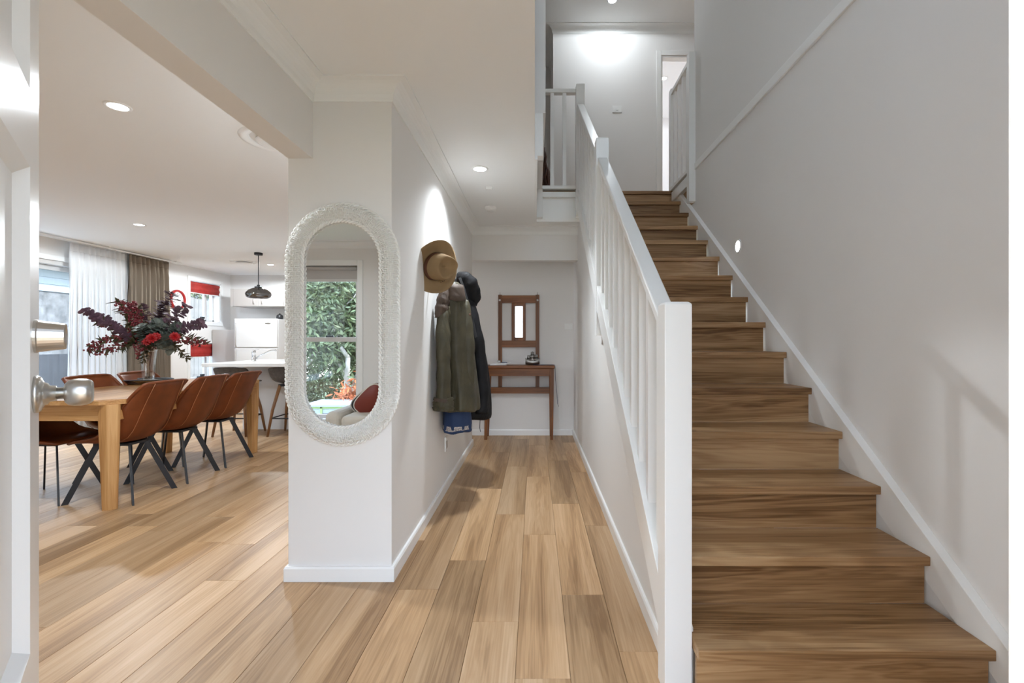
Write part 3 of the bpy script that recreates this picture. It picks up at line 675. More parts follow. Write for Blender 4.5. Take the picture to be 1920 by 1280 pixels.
ribbon([(-.02,5.66,tz+.004),(.12,5.66,tz+.004),(xr+.0,5.66,tz+.005),(xr+.014,5.66,tz+.003),(xr+.019,5.66,tz-.02),(xr+.022,5.66,tz-.15),(xr+.035,5.66,tz-.30),(xr+.05,5.66,tz-.46),(xr+.06,5.66,tz-.49)], .035, .004).build('webbing', M['navy'], sp)

# ------------------------------------------------------------------ hats and coats on the hall wall
cr_ = thing('coat_rack', (HX, 3.55, 1.62), 'row of wall hooks behind the hats and coats', 'coat rack')
box('back_board', M['cedarx'], HX, HX+.018, 3.12, 4.15, 1.58, 1.65, cr_, bevel=.004)
HK = (3.05+.12, 3.42, 3.75, 4.05)
for y in HK:
    B().tube([(HX+.012,y,1.61),(HX+.05,y,1.60),(HX+.075,y,1.605),(HX+.085,y,1.63)], .006, 8).build('hook', M['black'], cr_, smooth=True)
def hat(name, c, ax, spin, rb, rc, h, lab, m, mb, brim=.03, dent=.03, roll=.035):
    r = thing(name, c, lab, 'hat'); q = Vector((0,0,1)).rotation_difference(Vector(ax).normalized()) @ Matrix.Rotation(spin, 3, 'Z').to_quaternion(); c = Vector(c)
    def put(b, nm, mm, **k):
        b.v = [tuple(c+q @ Vector(v)) for v in b.v]; return b.build(nm, mm, r, smooth=True, **k)
    n = 40; rings = []
    def w(p, crown):
        x, y, z = p
        if crown and z == h-.001: z = h-.003-dent*1.2*max(0, 1-(y/(.62*rc))**2)*max(0, 1-(x/(.95*rc))**4)
        if not crown:
            rr = math.hypot(x, y); k = max(0, (rr-rc)/(rb-rc)); z += roll*k*k*((abs(y)/max(rr, 1e-6))**2*1.0)-.45*roll*k*k*(x/max(rr, 1e-6))**2
            return (x*1.12, y*.94, z)
        k = max(0, (z-.035)/(h-.035))
        pin = 1-.20*k*(1 if x > 0 else .25)*min(1, abs(x)/rc)
        x2, y2 = x*1.12*(1-.05*k), y*.95*pin
        return (x2, y2, z+.010*k*math.cos(math.atan2(y, x)*2))
    for t in range(8):
        rr = rb+(rc-rb)*t/7; rings.append([w((rr*math.cos(2*PI*i/n), rr*math.sin(2*PI*i/n), 0), False) for i in range(n)])
    put(B().loft(rings, caps=False), 'brim', m, solid=.004)
    rings = []
    for rr, z in ((rc,0),(rc*.985,.03),(rc*.96,.06),(rc*.92,h-.025),(rc*.86,h-.006),(rc*.78,h),(rc*.66,h-.001),(rc*.5,h-.001),(rc*.25,h-.001),(rc*.001,h-.001)):
        rings.append([w((rr*math.cos(2*PI*i/n), rr*math.sin(2*PI*i/n), z), True) for i in range(n)])
    put(B().loft(rings, caps=False), 'crown', m, subd=1)
    rings = []
    for rr, z in ((rc*1.008,.003),(rc*1.015,.006),(rc*1.0,.028),(rc*.985,.031)):
        rings.append([w((rr*math.cos(2*PI*i/n), rr*math.sin(2*PI*i/n), z), True) for i in range(n)])
    put(B().loft(rings, caps=False), 'hat_band', mb)
    return r, q, c
h1, q1, c1 = hat('felt_hat', (-.642, 3.07, 1.655), (.80,-.58,-.16), 1.35, .178, .092, .118, 'fawn felt bush hat with brown band hung on the wall', M['felt'], M['band'])
for i in range(3):
    p = c1+q1 @ Vector((-.035+i*.016, -.0875, .062)); a = q1 @ Vector((0,-1,0))
    B().lathe([(0,.004),(.0032,.004),(.0042,0)], p, a, 10).build('eyelet', M['band'], h1, smooth=True)
hat('straw_hat', (-.615, 4.02, 1.60), (.985,-.12,-.12), .4, .135, .088, .115, 'small brown hat hung behind the black coat', M['straw'], M['band'], roll=.02)

def coat(parent, name, m, spine, n=44, folds=9, amp=.018, seed=0, sub=1, caps=True):
    # rings: (z, cx, cy, rx, ry, squash towards the wall)
    rr = random.Random(seed); ph = [rr.uniform(0, 6.28) for _ in range(4)]; rings = []; m_ = len(spine)*3
    for j in range(m_+1):
        z, cx, cy, rx, ry = cr(spine, j/m_); k = j/m_; ring = []
        for i in range(n):
            a = 2*PI*i/n
            f = 1+amp*6*k**.6*(math.sin(folds*a+ph[0]+1.6*k)+.6*math.sin((folds*2+1)*a+ph[1]-2.2*k)+.5*math.sin(3*a+ph[2]+5*k))*(.55+.45*math.sin(7*k+ph[3]))
            x = cx+rx*f*math.cos(a); y = cy+ry*f*math.sin(a)
            ring.append((max(x, HX+.004), y, z+.008*math.sin(3*a+ph[1])*(1 if k > .9 else 0)))
        rings.append(ring)
    return B().loft(rings, caps=caps).build(name, m, parent, smooth=True, subd=sub)
def sleeve(parent, name, m, pts, rad, seed=0, n=20):
    rr = random.Random(seed); P = []; Rr = []; q = len(pts)*5
    for j in range(q+1):
        t = j/q; P.append(Vector(cr(pts, t))); Rr.append(cr(rad, t)*(1+.05*math.sin(t*34+seed)+.04*math.sin(t*19)))
    b = B().tube(P, Rr, n, flat=(1, .78))
    b.v = [(max(v[0], HX+.003), v[1], v[2]) for v in b.v]
    return b.build(name, m, parent, smooth=True)
oj = thing('olive_jacket', (-.57, 3.40, .66), 'olive oilskin jacket with brown collar hanging on the wall hooks', 'jacket', 'coats on the hall hooks')
coat(oj, 'jacket_body', M['olive'], [(1.60,-.585,3.44,.030,.05),(1.54,-.575,3.43,.055,.085),(1.44,-.572,3.44,.080,.13),(1.30,-.568,3.46,.098,.165),(1.10,-.558,3.47,.112,.175),(.90,-.548,3.48,.125,.185),(.76,-.540,3.48,.134,.195),(.665,-.538,3.48,.136,.20)], seed=2, amp=.013)
sleeve(oj, 'sleeve', M['olive'], [(-.625,3.33,1.40),(-.632,3.27,1.28),(-.622,3.23,1.08),(-.618,3.22,.90),(-.622,3.22,.72)], [.050,.062,.060,.058,.064], 3)
sleeve(oj, 'cuff', M['olive'], [(-.621,3.22,.79),(-.621,3.22,.74),(-.622,3.22,.700)], [.066,.071,.070], 9)
ribbon([(-.672,3.166,.776),(-.645,3.150,.780),(-.61,3.149,.778),(-.585,3.158,.772)], .006, .022, 1).build('cuff_tab', M['olivedk'], oj)
sleeve(oj, 'sleeve', M['olive'], [(-.52,3.44,1.46),(-.495,3.40,1.30),(-.478,3.38,1.10),(-.475,3.38,.92),(-.485,3.39,.80)], [.040,.050,.050,.046,.040], 5)
cl = B(); rings = []
for j in range(9):
    a = -2.6+j*.62; 
    rings.append([(-.578+.058*math.cos(a), 3.40+.085*math.sin(a), 1.60), (-.578+.075*math.cos(a), 3.40+.105*math.sin(a), 1.555), (-.578+.092*math.cos(a), 3.40+.125*math.sin(a), 1.46-.05*abs(math.sin(a*1.5))), (-.578+.080*math.cos(a), 3.40+.11*math.sin(a), 1.47)])
b = cl.loft(rings); b.v = [(max(v[0], HX+.004), v[1], v[2]) for v in b.v]; b.build('collar', M['olivedk'], oj, smooth=True, subd=1)
sleeve(oj, 'shoulder_cape', M['olivedk'], [(-.60,3.36,1.57),(-.630,3.31,1.49),(-.642,3.285,1.40),(-.648,3.28,1.33)], [.030,.046,.054,.050], 4)
for z in (1.36, 1.26, 1.15): B().lathe([(0,.006),(.008,.005),(.010,0)], (-.468,3.395,z), (.75,-.66,0), 12).build('press_stud', M['band'], oj, smooth=True)
bc = thing('black_coat', (-.52, 3.85, .52), 'long black coat hanging behind the olive jacket', 'coat', 'coats on the hall hooks')
coat(bc, 'coat_body', M['blackcloth'], [(1.665,-.600,3.76,.030,.05),(1.62,-.595,3.78,.060,.08),(1.48,-.585,3.83,.085,.12),(1.30,-.565,3.86,.110,.14),(1.10,-.545,3.88,.135,.15),(.90,-.525,3.90,.150,.16),(.70,-.512,3.90,.156,.165),(.53,-.505,3.90,.150,.165)], seed=8, amp=.012)
sleeve(bc, 'sleeve', M['blackcloth'], [(-.535,3.74,1.52),(-.485,3.72,1.32),(-.435,3.73,1.05),(-.415,3.74,.80),(-.42,3.74,.60)], [.045,.055,.052,.050,.052], 7)
sleeve(bc, 'hood', M['blackcloth'], [(-.60,3.70,1.67),(-.54,3.68,1.66),(-.50,3.70,1.60),(-.485,3.74,1.52),(-.50,3.76,1.46)], [.035,.05,.062,.058,.04], 6)
ribbon([(-.575,3.63,1.655),(-.545,3.62,1.58),(-.51,3.61,1.46),(-.475,3.62,1.32),(-.45,3.62,1.20)], .012, .018, 1).build('zip_edge', M['dark'], bc)
B().tube([(-.43,3.72,.56),(-.432,3.72,.49),(-.428,3.72,.46)], .0025, 5).build('drawstring', M['blackcloth'], bc)
ns = thing('navy_garment', (-.60, 3.62, .47), 'navy blue garment with patterned hem hanging below the olive jacket', 'garment', 'coats on the hall hooks')
coat(ns, 'garment_body', M['navy'], [(1.45,-.62,3.62,.035,.08),(1.1,-.61,3.62,.07,.10),(.80,-.60,3.60,.090,.11),(.60,-.585,3.58,.105,.115),(.485,-.585,3.58,.108,.115)], seed=12, amp=.010)
coat(ns, 'patterned_hem', M['pattern'], [(.545,-.585,3.58,.1075,.1165),(.525,-.585,3.58,.1090,.1175),(.515,-.585,3.58,.1092,.1178)], seed=12, amp=.004, sub=0, caps=False)

# ------------------------------------------------------------------ dining table
TX0, TX1, TY0, TY1, TZ = -3.95, -2.88, 3.24, 5.06, .765
dt = thing('dining_table', ((TX0+TX1)/2, (TY0+TY1)/2, 0), 'long honey timber dining table with clipped corners', 'table')
c = .10
oc = [(TX0+c,TY0),(TX1-c,TY0),(TX1,TY0+c),(TX1,TY1-c),(TX1-c,TY1),(TX0+c,TY1),(TX0,TY1-c),(TX0,TY0+c)]
nb = 6; bw = (TX1-TX0)/nb
B().prism(oc, 'z', TZ-.034, TZ-.004).build('table_top', M['tablewood'], dt, bevel=.002)
for i in range(nb):     # boards of the top
    xa, xb = TX0+i*bw+.0008, TX0+(i+1)*bw-.0008
    ins = lambda x: TY0+max(0, c-(x-TX0), c-(TX1-x)); pts = [(xa, ins(xa)), (xb, ins(xb)), (xb, TY0+TY1-ins(xb)), (xa, TY0+TY1-ins(xa))]
    o = B().prism(pts, 'z', TZ-.005, TZ).build('top_board', M['tablewood'], dt); k = random.uniform(.92, 1.06); o.color = (k, k, k, 1)
LGX, LGY = (TX0+.075, TX1-.075), (TY0+.075, TY1-.075)
for y in (LGY[0]-.03, LGY[1]+.03): box('apron', M['tablewoodx'], LGX[0], LGX[1], y-.011, y+.011, TZ-.145, TZ-.034, dt, bevel=.002)
for x in (LGX[0]-.03, LGX[1]+.03): box('apron', M['tablewood'], x-.011, x+.011, LGY[0], LGY[1], TZ-.145, TZ-.034, dt, bevel=.002)
for x in LGX:
    for y in LGY:
        sg, sy = (1 if x > -3.4 else -1), (1 if y > 4 else -1)
        def oct_(s, cc): 
            q = [(-s,-s),(s-cc,-s),(s,-s+cc),(s,s-cc),(s-cc,s),(-s,s)]
            return [(x+sg*a, y-sy*-1*b_ if False else y+b_) for a, b_ in q]
        z_, rings = 0, []
        for z_, s in ((0,.037),(TZ-.20,.050),(TZ-.034,.052)):
            rings.append([(p_[0], p_[1], z_) for p_ in oct_(s, s*.8)])
        B().loft(rings).build('leg', M['tablewoodz'], dt, bevel=.002)

# ------------------------------------------------------------------ bucket chairs
def shell(center, edge, hw, nu=9, nv=13):
    rows = []
    for j in range(nv):
        t = j/(nv-1); C = cr(center, t); E_ = cr(edge, t); h = cr(hw, t); row = []
        for i in range(nu):
            u = -1+2*i/(nu-1); k = abs(u)**2.3; yy = h*math.sin(u*PI/2*.92)/math.sin(PI/2*.92)
            row.append((C[0]+(E_[0]-C[0])*k, yy, C[1]+(E_[1]-C[1])*k))
        rows.append(row)
    return rows
def bar(b, p, q, w, t):                      # flat steel bar from p to q, wide face in the vertical plane through it
    p, q = Vector(p), Vector(q); d = (q-p).normalized(); hdir = Vector((q.x-p.x, q.y-p.y, 0)).normalized(); side = Vector((-hdir.y, hdir.x, 0))
    wd = hdir
    return b.hexa([p-wd*w/2-side*t/2, p+wd*w/2-side*t/2, p+wd*w/2+side*t/2, p-wd*w/2+side*t/2, q-wd*w/2-side*t/2, q+wd*w/2-side*t/2, q+wd*w/2+side*t/2, q-wd*w/2+side*t/2])
CC = [(.235,.440),(.15,.442),(.03,.430),(-.09,.428),(-.175,.452),(-.228,.53),(-.268,.64),(-.312,.76),(-.350,.868)]
CE = [(.215,.438),(.14,.456),(.04,.470),(-.05,.505),(-.115,.575),(-.165,.65),(-.212,.72),(-.275,.80),(-.335,.860)]
CW = [.195,.222,.232,.238,.238,.235,.230,.220,.206]
def make_chair(loc, rz, lab):
    r = thing('dining_chair', loc, lab, 'chair', 'bucket chairs at the dining table', rz)
    rows = shell(CC, CE, CW)
    B().loft(rows, closed=False, caps=False).build('bucket_seat', M['leather'], r, smooth=True, subd=1, solid=.020, origin=False)
    rim = rows[0]+[q[-1] for q in rows[1:]]+rows[-1][::-1][1:]+[q[0] for q in rows[::-1][1:-1]]
    B().tube(rim, .0125, 6, loop=True).build('piping', M['leather'], r, smooth=True, origin=False)
    for i in (2, 6): B().tube([(q[i][0]-.0125, q[i][1], q[i][2]-.004) for q in rows[5:]], .0022, 5).build('seam', M['seam'], r, smooth=True, origin=False)
    B().box(-.13,.13,-.10,.10,.402,.418).build('mount_plate', M['black'], r, origin=False)
    for sx in (-1, 1):
        for sy in (-1, 1): bar(B(), (sx*.245, sy*.195, 0), (sx*.115, sy*.075, .408), .038, .011).build('leg', M['black'], r, origin=False)
    return r
ch0 = make_chair((-3.115, 3.585, 0), PI, 'tan leather bucket chair at table corner near the open front door')
def chair(loc, rz, lab):
    r = copy_tree(ch0); r.location = loc; r.rotation_euler = (0,0,rz); r['label'] = lab; return r
chair((-3.105, 4.085, 0), PI+.03, 'middle tan leather bucket chair of three on the hall side of table')
chair((-3.10, 4.585, 0), PI-.02, 'tan leather bucket chair on the hall side nearest the grey bar stools')
chair((-3.64, 3.57, 0), .02, 'tan bucket chair tucked under table on window side by the front door')
chair((-3.53, 4.09, 0), -.03, 'tan bucket chair in front of the sheer curtain, middle of window side')
chair((-3.52, 4.60, 0), .04, 'tan bucket chair behind the flower vase on the window side')

# ------------------------------------------------------------------ platter, vase and flowers
VP = Vector((-3.665, 4.50, TZ))
pt = thing('platter', VP, 'shallow dark-rimmed silver platter on the dining table under vase', 'platter')
B().lathe([(0,.004),(.06,.004),(.06,0),(.07,0),(.075,.010),(.15,.024),(.205,.040),(.205,.044),(.15,.030),(.07,.014),(0,.012)], VP, n=48, warp=lambda p: Vector((p.x, p.y*.8, p.z))).build('dish', M['chrome'], pt, smooth=True)
B().tube([(VP.x+.206*math.cos(2*PI*i/48), VP.y+.206*.8*math.sin(2*PI*i/48), TZ+.042) for i in range(48)], .005, 6, loop=True).build('rim', M['dark'], pt, smooth=True)
VB = TZ+.014
vs = thing('flower_vase', (VP.x, VP.y, VB), 'tall clear fluted glass vase standing on the platter', 'vase')
n = 32; prof = ((0,.044),(.02,.047),(.12,.050),(.22,.056),(.29,.064),(.31,.069))
def vr(r, z, f=1): return [(VP.x+r*(1+.05*f*math.cos(8*2*PI*i/n))*math.cos(2*PI*i/n), VP.y+r*(1+.05*f*math.cos(8*2*PI*i/n))*math.sin(2*PI*i/n), VB+z) for i in range(n)]
B().loft([vr(.0005,0,0)]+[vr(r_, z) for z, r_ in prof]+[vr(r_-.004, z) for z, r_ in prof[::-1][:-1]]+[vr(.0005,.012,0)], caps=False).build('vase_glass', M['vase'], vs, smooth=True)
def leaf(b, p, d, up, L, w, rnd=False):
    d = d.normalized(); s = d.cross(up); s = s.normalized() if s.length > 1e-4 else d.orthogonal().normalized(); nn = s.cross(d)
    if rnd: pr = ((0,.25),(.25,.9),(.55,1.),(.85,.72),(1.,.2))
    else: pr = ((0,.12),(.3,.9),(.55,.85),(.8,.45),(1.,.03))
    base = len(b.v); fs = []
    for i, (t, k) in enumerate(pr):
        c_ = p+d*L*t+nn*(-.14*L*t*t)
        b.v += [tuple(c_-s*w*k/2+nn*w*.10), tuple(c_), tuple(c_+s*w*k/2+nn*w*.10)]
        if i: a = base+3*i; fs += [(a-3,a-2,a+1,a), (a-2,a-1,a+2,a+1)]
    b.f += fs
def ball(b, p, r):
    b.lathe([(.01*r,-r),(.8*r,-.6*r),(r,0),(.8*r,.6*r),(.01*r,r)], p, n=6)
rb_ = random.Random(21)
MOUTH = Vector((VP.x, VP.y, VB+.305))
def branch(name, tip, bend, kind, lab, cnt, size, mleaf, depth=0.0, grp='stems in the glass vase', spread=.03):
    cnt = int(cnt*1.6); size *= 1.12
    tipw = px(tip[0], tip[1], 4.5+depth); a = rb_.uniform(0, 6.28)
    foot = Vector((VP.x+.02*math.cos(a), VP.y+.02*math.sin(a), VB+.03)); mth = MOUTH+Vector((.03*math.cos(a+3), .03*math.sin(a+3), 0))
    mid = mth.lerp(tipw, .5)+Vector((0,0,bend)); P = [tuple(foot), tuple(mth), tuple(mid), tuple(tipw)]
    pts = [Vector(cr(P, i/14)) for i in range(15)]
    r = thing(name, tuple(foot), lab, 'flower stem', grp)
    B().tube(pts, [.004-.0022*i/14 for i in range(15)], 5).build('stem', M['stem'], r, smooth=True)
    b = B(); bb = B()
    for i in range(cnt):
        t = .46+.54*(i+.5)/cnt; p = Vector(cr(P, t)); d = (Vector(cr(P, min(1,t+.02)))-Vector(cr(P, t-.02))).normalized()
        out = Vector((rb_.uniform(-1,1), rb_.uniform(-1,1), rb_.uniform(-1,1))); out = (out-d*out.dot(d)).normalized(); sz = size*rb_.uniform(.7,1.2)*(1.15-.5*(t-.46))
        if kind == 'round': leaf(b, p+out*.006, (out+d*.35), d, sz, sz*.85, True); leaf(b, p-out*.006, (-out+d*.35), d, sz, sz*.85, True)
        elif kind == 'berry':
            for q in range(5): ball(bb, p+out*spread*1.15*rb_.uniform(.2,1.2)+d*rb_.uniform(-.02,.02)+Vector((rb_.uniform(-1,1),rb_.uniform(-1,1),rb_.uniform(-1,1)))*.014, size*.17)
            if i % 2 == 0: leaf(b, p, out+d*.6, d, size*1.7, size*.55)
        elif kind == 'leaf':
            for q in (-1, 1): leaf(b, p, out*q+d*.7, d, sz, sz*.34)
    if b.v: b.build('leaves', mleaf, r)
    if bb.v: bb.build('berries', M['berry'], r, smooth=True)
    return r
branch('eucalyptus_branch', (160,583), .03, 'round', 'long purple eucalyptus branch reaching towards the sheer curtain', 26, .052, M['euc'], -.05)
branch('berry_branch', (222,566), .05, 'berry', 'dark red berry spray rising in front of sheer curtain edge', 26, .050, M['leafg'], 0)
branch('berry_branch', (246,566), .04, 'berry', 'dense dark red berry spray in front of the taupe drape', 24, .050, M['leafg'], .05)
branch('berry_branch', (185,600), .05, 'berry', 'dark red berries beside the long purple eucalyptus branch', 18, .045, M['leafg'], .05)
branch('berry_branch', (166,652), .10, 'berry', 'drooping red berry spray low on the curtain side', 26, .046, M['leafg'], -.08)
branch('berry_branch', (184,664), .08, 'berry', 'short drooping berry spray below the berry branches', 18, .044, M['leafg'], -.12)
branch('eucalyptus_branch', (322,550), .02, 'round', 'tall purple eucalyptus branch standing beside the red clock', 26, .055, M['euc'], .06)
branch('eucalyptus_branch', (306,566), .02, 'round', 'upright purple eucalyptus branch against the taupe drape', 24, .055, M['euc'], 0)
branch('eucalyptus_branch', (268,572), .0, 'round', 'thin pale purple eucalyptus sprig at the centre of the bouquet', 16, .045, M['euc'], .1)
branch('eucalyptus_branch', (350,573), .03, 'round', 'purple eucalyptus branch crossing below the red clock', 24, .050, M['euc'], -.05)
branch('eucalyptus_branch', (379,606), .06, 'round', 'purple eucalyptus branch reaching over the upper kitchen window sill', 24, .048, M['euc'], 0)
branch('leafy_branch', (384,640), .09, 'leaf', 'bronze leafy branch reaching over the lower red blind', 26, .052, M['leafg'], .05)
branch('berry_branch', (380,646), .07, 'berry', 'red berry spray in front of the lower red blind', 22, .042, M['leafg'], -.05)
branch('leafy_branch', (352,672), .10, 'leaf', 'drooping green leafy branch below the scarlet blooms', 24, .050, M['leafg'], -.1)
branch('leafy_branch', (230,655), .08, 'leaf', 'drooping green leaves beside the vase on the curtain side', 20, .055, M['leafg'], -.1)
branch('leafy_branch', (240,598), .03, 'leaf', 'dark green leafy sprig behind the berry sprays', 22, .06, M['leafg'], .1)
branch('grey_gum_branch', (318,655), .11, 'round', 'grey green gum leaves hanging between the scarlet blooms', 24, .058, M['eucg'], -.12)
branch('grey_gum_branch', (300,606), .03, 'round', 'grey green gum leaves in the heart of the bouquet', 26, .062, M['eucg'], -.08)
branch('grey_gum_branch', (334,612), .05, 'round', 'grey green gum leaves beside the window sill branch', 24, .058, M['eucg'], -.02)
branch('grey_gum_branch', (262,612), .02, 'round', 'grey green gum leaves above the vase', 18, .055, M['eucg'], -.12)
branch('leafy_branch', (268,678), .10, 'leaf', 'green leaves curling down over the lip of the vase', 14, .05, M['leafg'], -.14)
branch('berry_branch', (258,668), .12, 'berry', 'red berries hanging over the lip of the vase', 14, .042, M['leafg'], -.13)
def bloom(tip, dep, lab, s):
    tipw = px(tip[0], tip[1], 4.5+dep); r = thing('scarlet_bloom', tuple(MOUTH-Vector((0,0,.28))), lab, 'flower', 'stems in the glass vase')
    B().tube([Vector(cr([tuple(MOUTH-Vector((0,0,.28))), tuple(MOUTH), tuple(tipw)], i/8)) for i in range(9)], .0035, 6).build('stem', M['stem'], r, smooth=True)
    b = B(); ax = (tipw-MOUTH).normalized()+Vector((.1,-.6,.1)); ax.normalize(); o_ = ax.orthogonal().normalized(); p2 = ax.cross(o_)
    for k, (n_, tl, L) in enumerate(((10,.15,1),(10,.6,.85),(8,1.2,.65),(6,2.2,.45))):
        for i in range(n_):
            a = 2*PI*i/n_+k*.4; leaf(b, tipw, o_*math.cos(a)+p2*math.sin(a)+ax*tl, ax, s*L, s*L*.6, True)
    b.build('petals', M['bloom'], r)
bloom((284,634), -.20, 'large scarlet bloom above the vase mouth', .046); bloom((292,631), -.16, 'scarlet bloom tucked behind the large one', .042)
bloom((328,631), -.18, 'single scarlet bloom among the grey gum leaves', .044); bloom((276,640), -.2, 'small scarlet bloom low over the vase', .036)

# ------------------------------------------------------------------ curtains, tracks, clock, blinds
def curtain(name, y0, y1, x, m, lab, nf, amp, seed, top=2.40):
    r = thing(name, (x, (y0+y1)/2, 0), lab, 'curtain'); rr = random.Random(seed); rows = []
    ph = [rr.uniform(-.5,.5) for _ in range(nf+2)]
    n = nf*8
    for z in (.015,.3,.8,1.3,1.8,2.15,2.27,2.30,2.34,top):
        k = 1 if z < 2.15 else max(.35, 1-(z-2.1)*2.2); row = []
        for i in range(n+1):
            t = i/n; w = 2*PI*nf*t; j = int(t*nf)
            row.append((x+amp*k*math.sin(w+ph[j]*.0)+amp*.35*k*math.sin(w*.37+ph[0]*4), y0+(y1-y0)*t+(.02*math.sin(w*2+z) if z < 2.15 else 0)-(.05*(1-z/2.4)*(.5-t)*2*-1*-1), z))
        rows.append(row)
    B().loft(rows, closed=False, caps=False).build('curtain_cloth', m, r, smooth=True, solid=.004)
    b = B()
    for row in (rows[-3], rows[-1]): b.tube([(p[0]+.004, p[1], p[2]-.006) for p in row], .004, 4)
    b.build('heading_tape', m, r, smooth=True)
    return r
curtain('sheer_curtain', 5.91, 6.74, LX+.13, M['sheer'], 'white sheer curtain covering the edge of the sliding door', 11, .028, 1)
curtain('drape', 6.72, 7.46, LX+.17, M['drape'], 'taupe pleated drape gathered beside the sheer curtain', 9, .040, 2)
tr = thing('curtain_track', (LX+.15, 5.6, CZ-.03), 'slim white double curtain track under the dining ceiling', 'curtain rail')
box('track_rail', M['trim'], LX+.12, LX+.14, 3.4, 7.7, CZ-.032, CZ-.012, tr); box('track_rail', M['trim'], LX+.165, LX+.185, 3.4, 7.7, CZ-.032, CZ-.012, tr)
for y in (3.6, 5.0, 6.4, 7.6): box('bracket', M['trim'], LX, LX+.19, y-.012, y+.012, CZ-.012, CZ, tr)
ck = thing('wall_clock', (LX, 7.83, 1.84), 'round red-rimmed wall clock between the drape and kitchen window', 'clock')
B().lathe([(.128,.0),(.163,.0),(.166,.03),(.158,.05),(.142,.052),(.134,.04),(.132,.02)], (LX,7.83,1.84), (1,0,0), 48, caps=False).build('rim', M['redgloss'], ck, smooth=True)
B().lathe([(0,.022),(.135,.022),(.135,.0),(0,0)], (LX,7.83,1.84), (1,0,0), 40).build('dial', M['paper'], ck)
for i in range(12):
    a = 2*PI*i/12; y, z = 7.83-.108*math.sin(a), 1.84+.108*math.cos(a); B().lathe([(0,.004),(.006,.004),(.006,0)], (LX+.022,y,z), (1,0,0), 8).build('hour_mark', M['dark'], ck)
for a, L, w in ((4.65,.10,.005),(3.0*2*PI/12*1.0+.12,.07,.007)):
    d = Vector((0,math.sin(a),math.cos(a))); s_ = Vector((0,math.cos(a),-math.sin(a))); p = Vector((LX+.028,7.83,1.84))
    B().hexa([p+s_*q*w+d*k+Vector((h_,0,0)) for h_ in (0,.002) for q, k in ((-1,-.02),(1,-.02),(1,L),(-1,L))]).build('clock_hand', M['dark'], ck)
def blind(y0, y1, zt, h, lab):
    r = thing('roman_blind', (LX-.03, (y0+y1)/2, zt-h), lab, 'blind', 'red blinds at the kitchen windows')
    rows = []
    for i in range(9):
        z = zt-h*i/8; x = LX-.015+.010*math.sin(i*1.57); rows.append([(x, y0+.012, z), (x+.004, (y0+y1)/2, z-.004), (x, y1-.012, z)])
    B().loft(rows, closed=False, caps=False).build('blind_cloth', M['red'], r, smooth=True, solid=.012)
    box('bottom_bar', M['plast'], LX-.022, LX-.008, y0+.012, y1-.012, zt-h-.012, zt-h+.002, r)
blind(W1[0], W1[1], W1[3]-.03, .185, 'short red fabric blind in the upper kitchen window'); blind(W2[0], W2[1], W2[3]-.02, .215, 'short red fabric blind in the lower kitchen window')

# ------------------------------------------------------------------ kitchen
KB = 6.27
kb_ = thing('island_bench', (-2.8, KB, 0), 'white island bench with thin stone top behind the bar stools', 'kitchen bench')
box('bench_panel', M['laminate'], -3.86, -1.5, KB, KB+.55, 0, .86, kb_)
B().box(-3.95, -1.45, 5.62, KB+.62, .86, .90).build('stone_top', M['stone'], kb_, bevel=.004)
B().box(-3.2, -2.5, KB+.12, KB+.50, .899, .9015).build('sink_rim', M['chrome'], kb_, bevel=.001)
tp = thing('kitchen_tap', (-3.62, KB+.05, .90), 'chrome mixer tap with angled spout on the island bench', 'tap')
px0 = px(476, 680, KB+.08); px1 = px(516, 664, KB+.08)
B().lathe([(0,0),(.030,0),(.030,.006),(.024,.010),(.024,.10),(.027,.104),(.027,.125),(.02,.132),(0,.133)], (px0.x, KB+.08, .90), n=24).build('tap_body', M['chrome'], tp, smooth=True)
B().tube([(px0.x+.015,KB+.08,.925),(px0.x+.10,KB+.08,.975),(px0.x+.22,KB+.08,1.035),(px0.x+.29,KB+.08,1.045),(px0.x+.30,KB+.08,1.03)], .011, 10).build('spout', M['chrome'], tp, smooth=True)
B().tube([(px0.x,KB+.08,1.03),(px0.x+.05,KB+.05,1.045),(px0.x+.09,KB+.03,1.05)], .006, 8).build('lever', M['chrome'], tp, smooth=True)
FYf = 8.55; fx0, fx1 = px(439,700,FYf).x, px(519,700,FYf).x; fzt = px(439,597,FYf).z; fzs = px(439,652,FYf).z
fg = thing('fridge', ((fx0+fx1)/2, FYf+.35, 0), 'white two-door fridge with freezer on top in the kitchen corner', 'fridge')
box('cabinet_body', M['fridge'], fx0+.005, fx1, FYf+.06, FYf+.64, .03, fzt-.005, fg, bevel=.01)
d1 = box('freezer_door', M['fridge'], fx0, fx1, FYf, FYf+.058, fzs+.006, fzt, fg, bevel=.012); d2 = box('fridge_door', M['fridge'], fx0, fx1, FYf, FYf+.058, .08, fzs-.006, fg, bevel=.012)
for o, za, zb in ((d1, fzs+.02, fzt-.08), (d2, fzs-.45, fzs-.02)):
    B().tube([(fx0+.035,FYf-.002,za),(fx0+.045,FYf-.03,za+.04),(fx0+.045,FYf-.03,zb-.04),(fx0+.03,FYf-.002,zb)], .011, 8).build('handle', M['taupe'], o, smooth=True)
B().prism([(.055*math.cos(2*PI*i/20)+fx1-.16, .014*math.sin(2*PI*i/20)+fzt-.085) for i in range(20)], 'y', FYf-.003, FYf+.001).build('badge', M['steel'], fg)
box('plinth', M['dark'], fx0+.03, fx1-.03, FYf+.08, FYf+.6, 0, .035, fg)
OCY = 8.62; ox0, ox1 = px(432,560,OCY).x, -3.9; oz0, oz1 = px(432,574,OCY).z, px(432,541,OCY).z
oc_ = thing('wall_cabinet', ((ox0+ox1)/2, OCY+.3, oz0), 'taupe overhead cabinet with two doors above the fridge', 'cabinet')
box('carcass', M['taupe'], ox0, ox1, OCY+.02, KY-.002, oz0, oz1, oc_)
dw = px(484,560,OCY).x
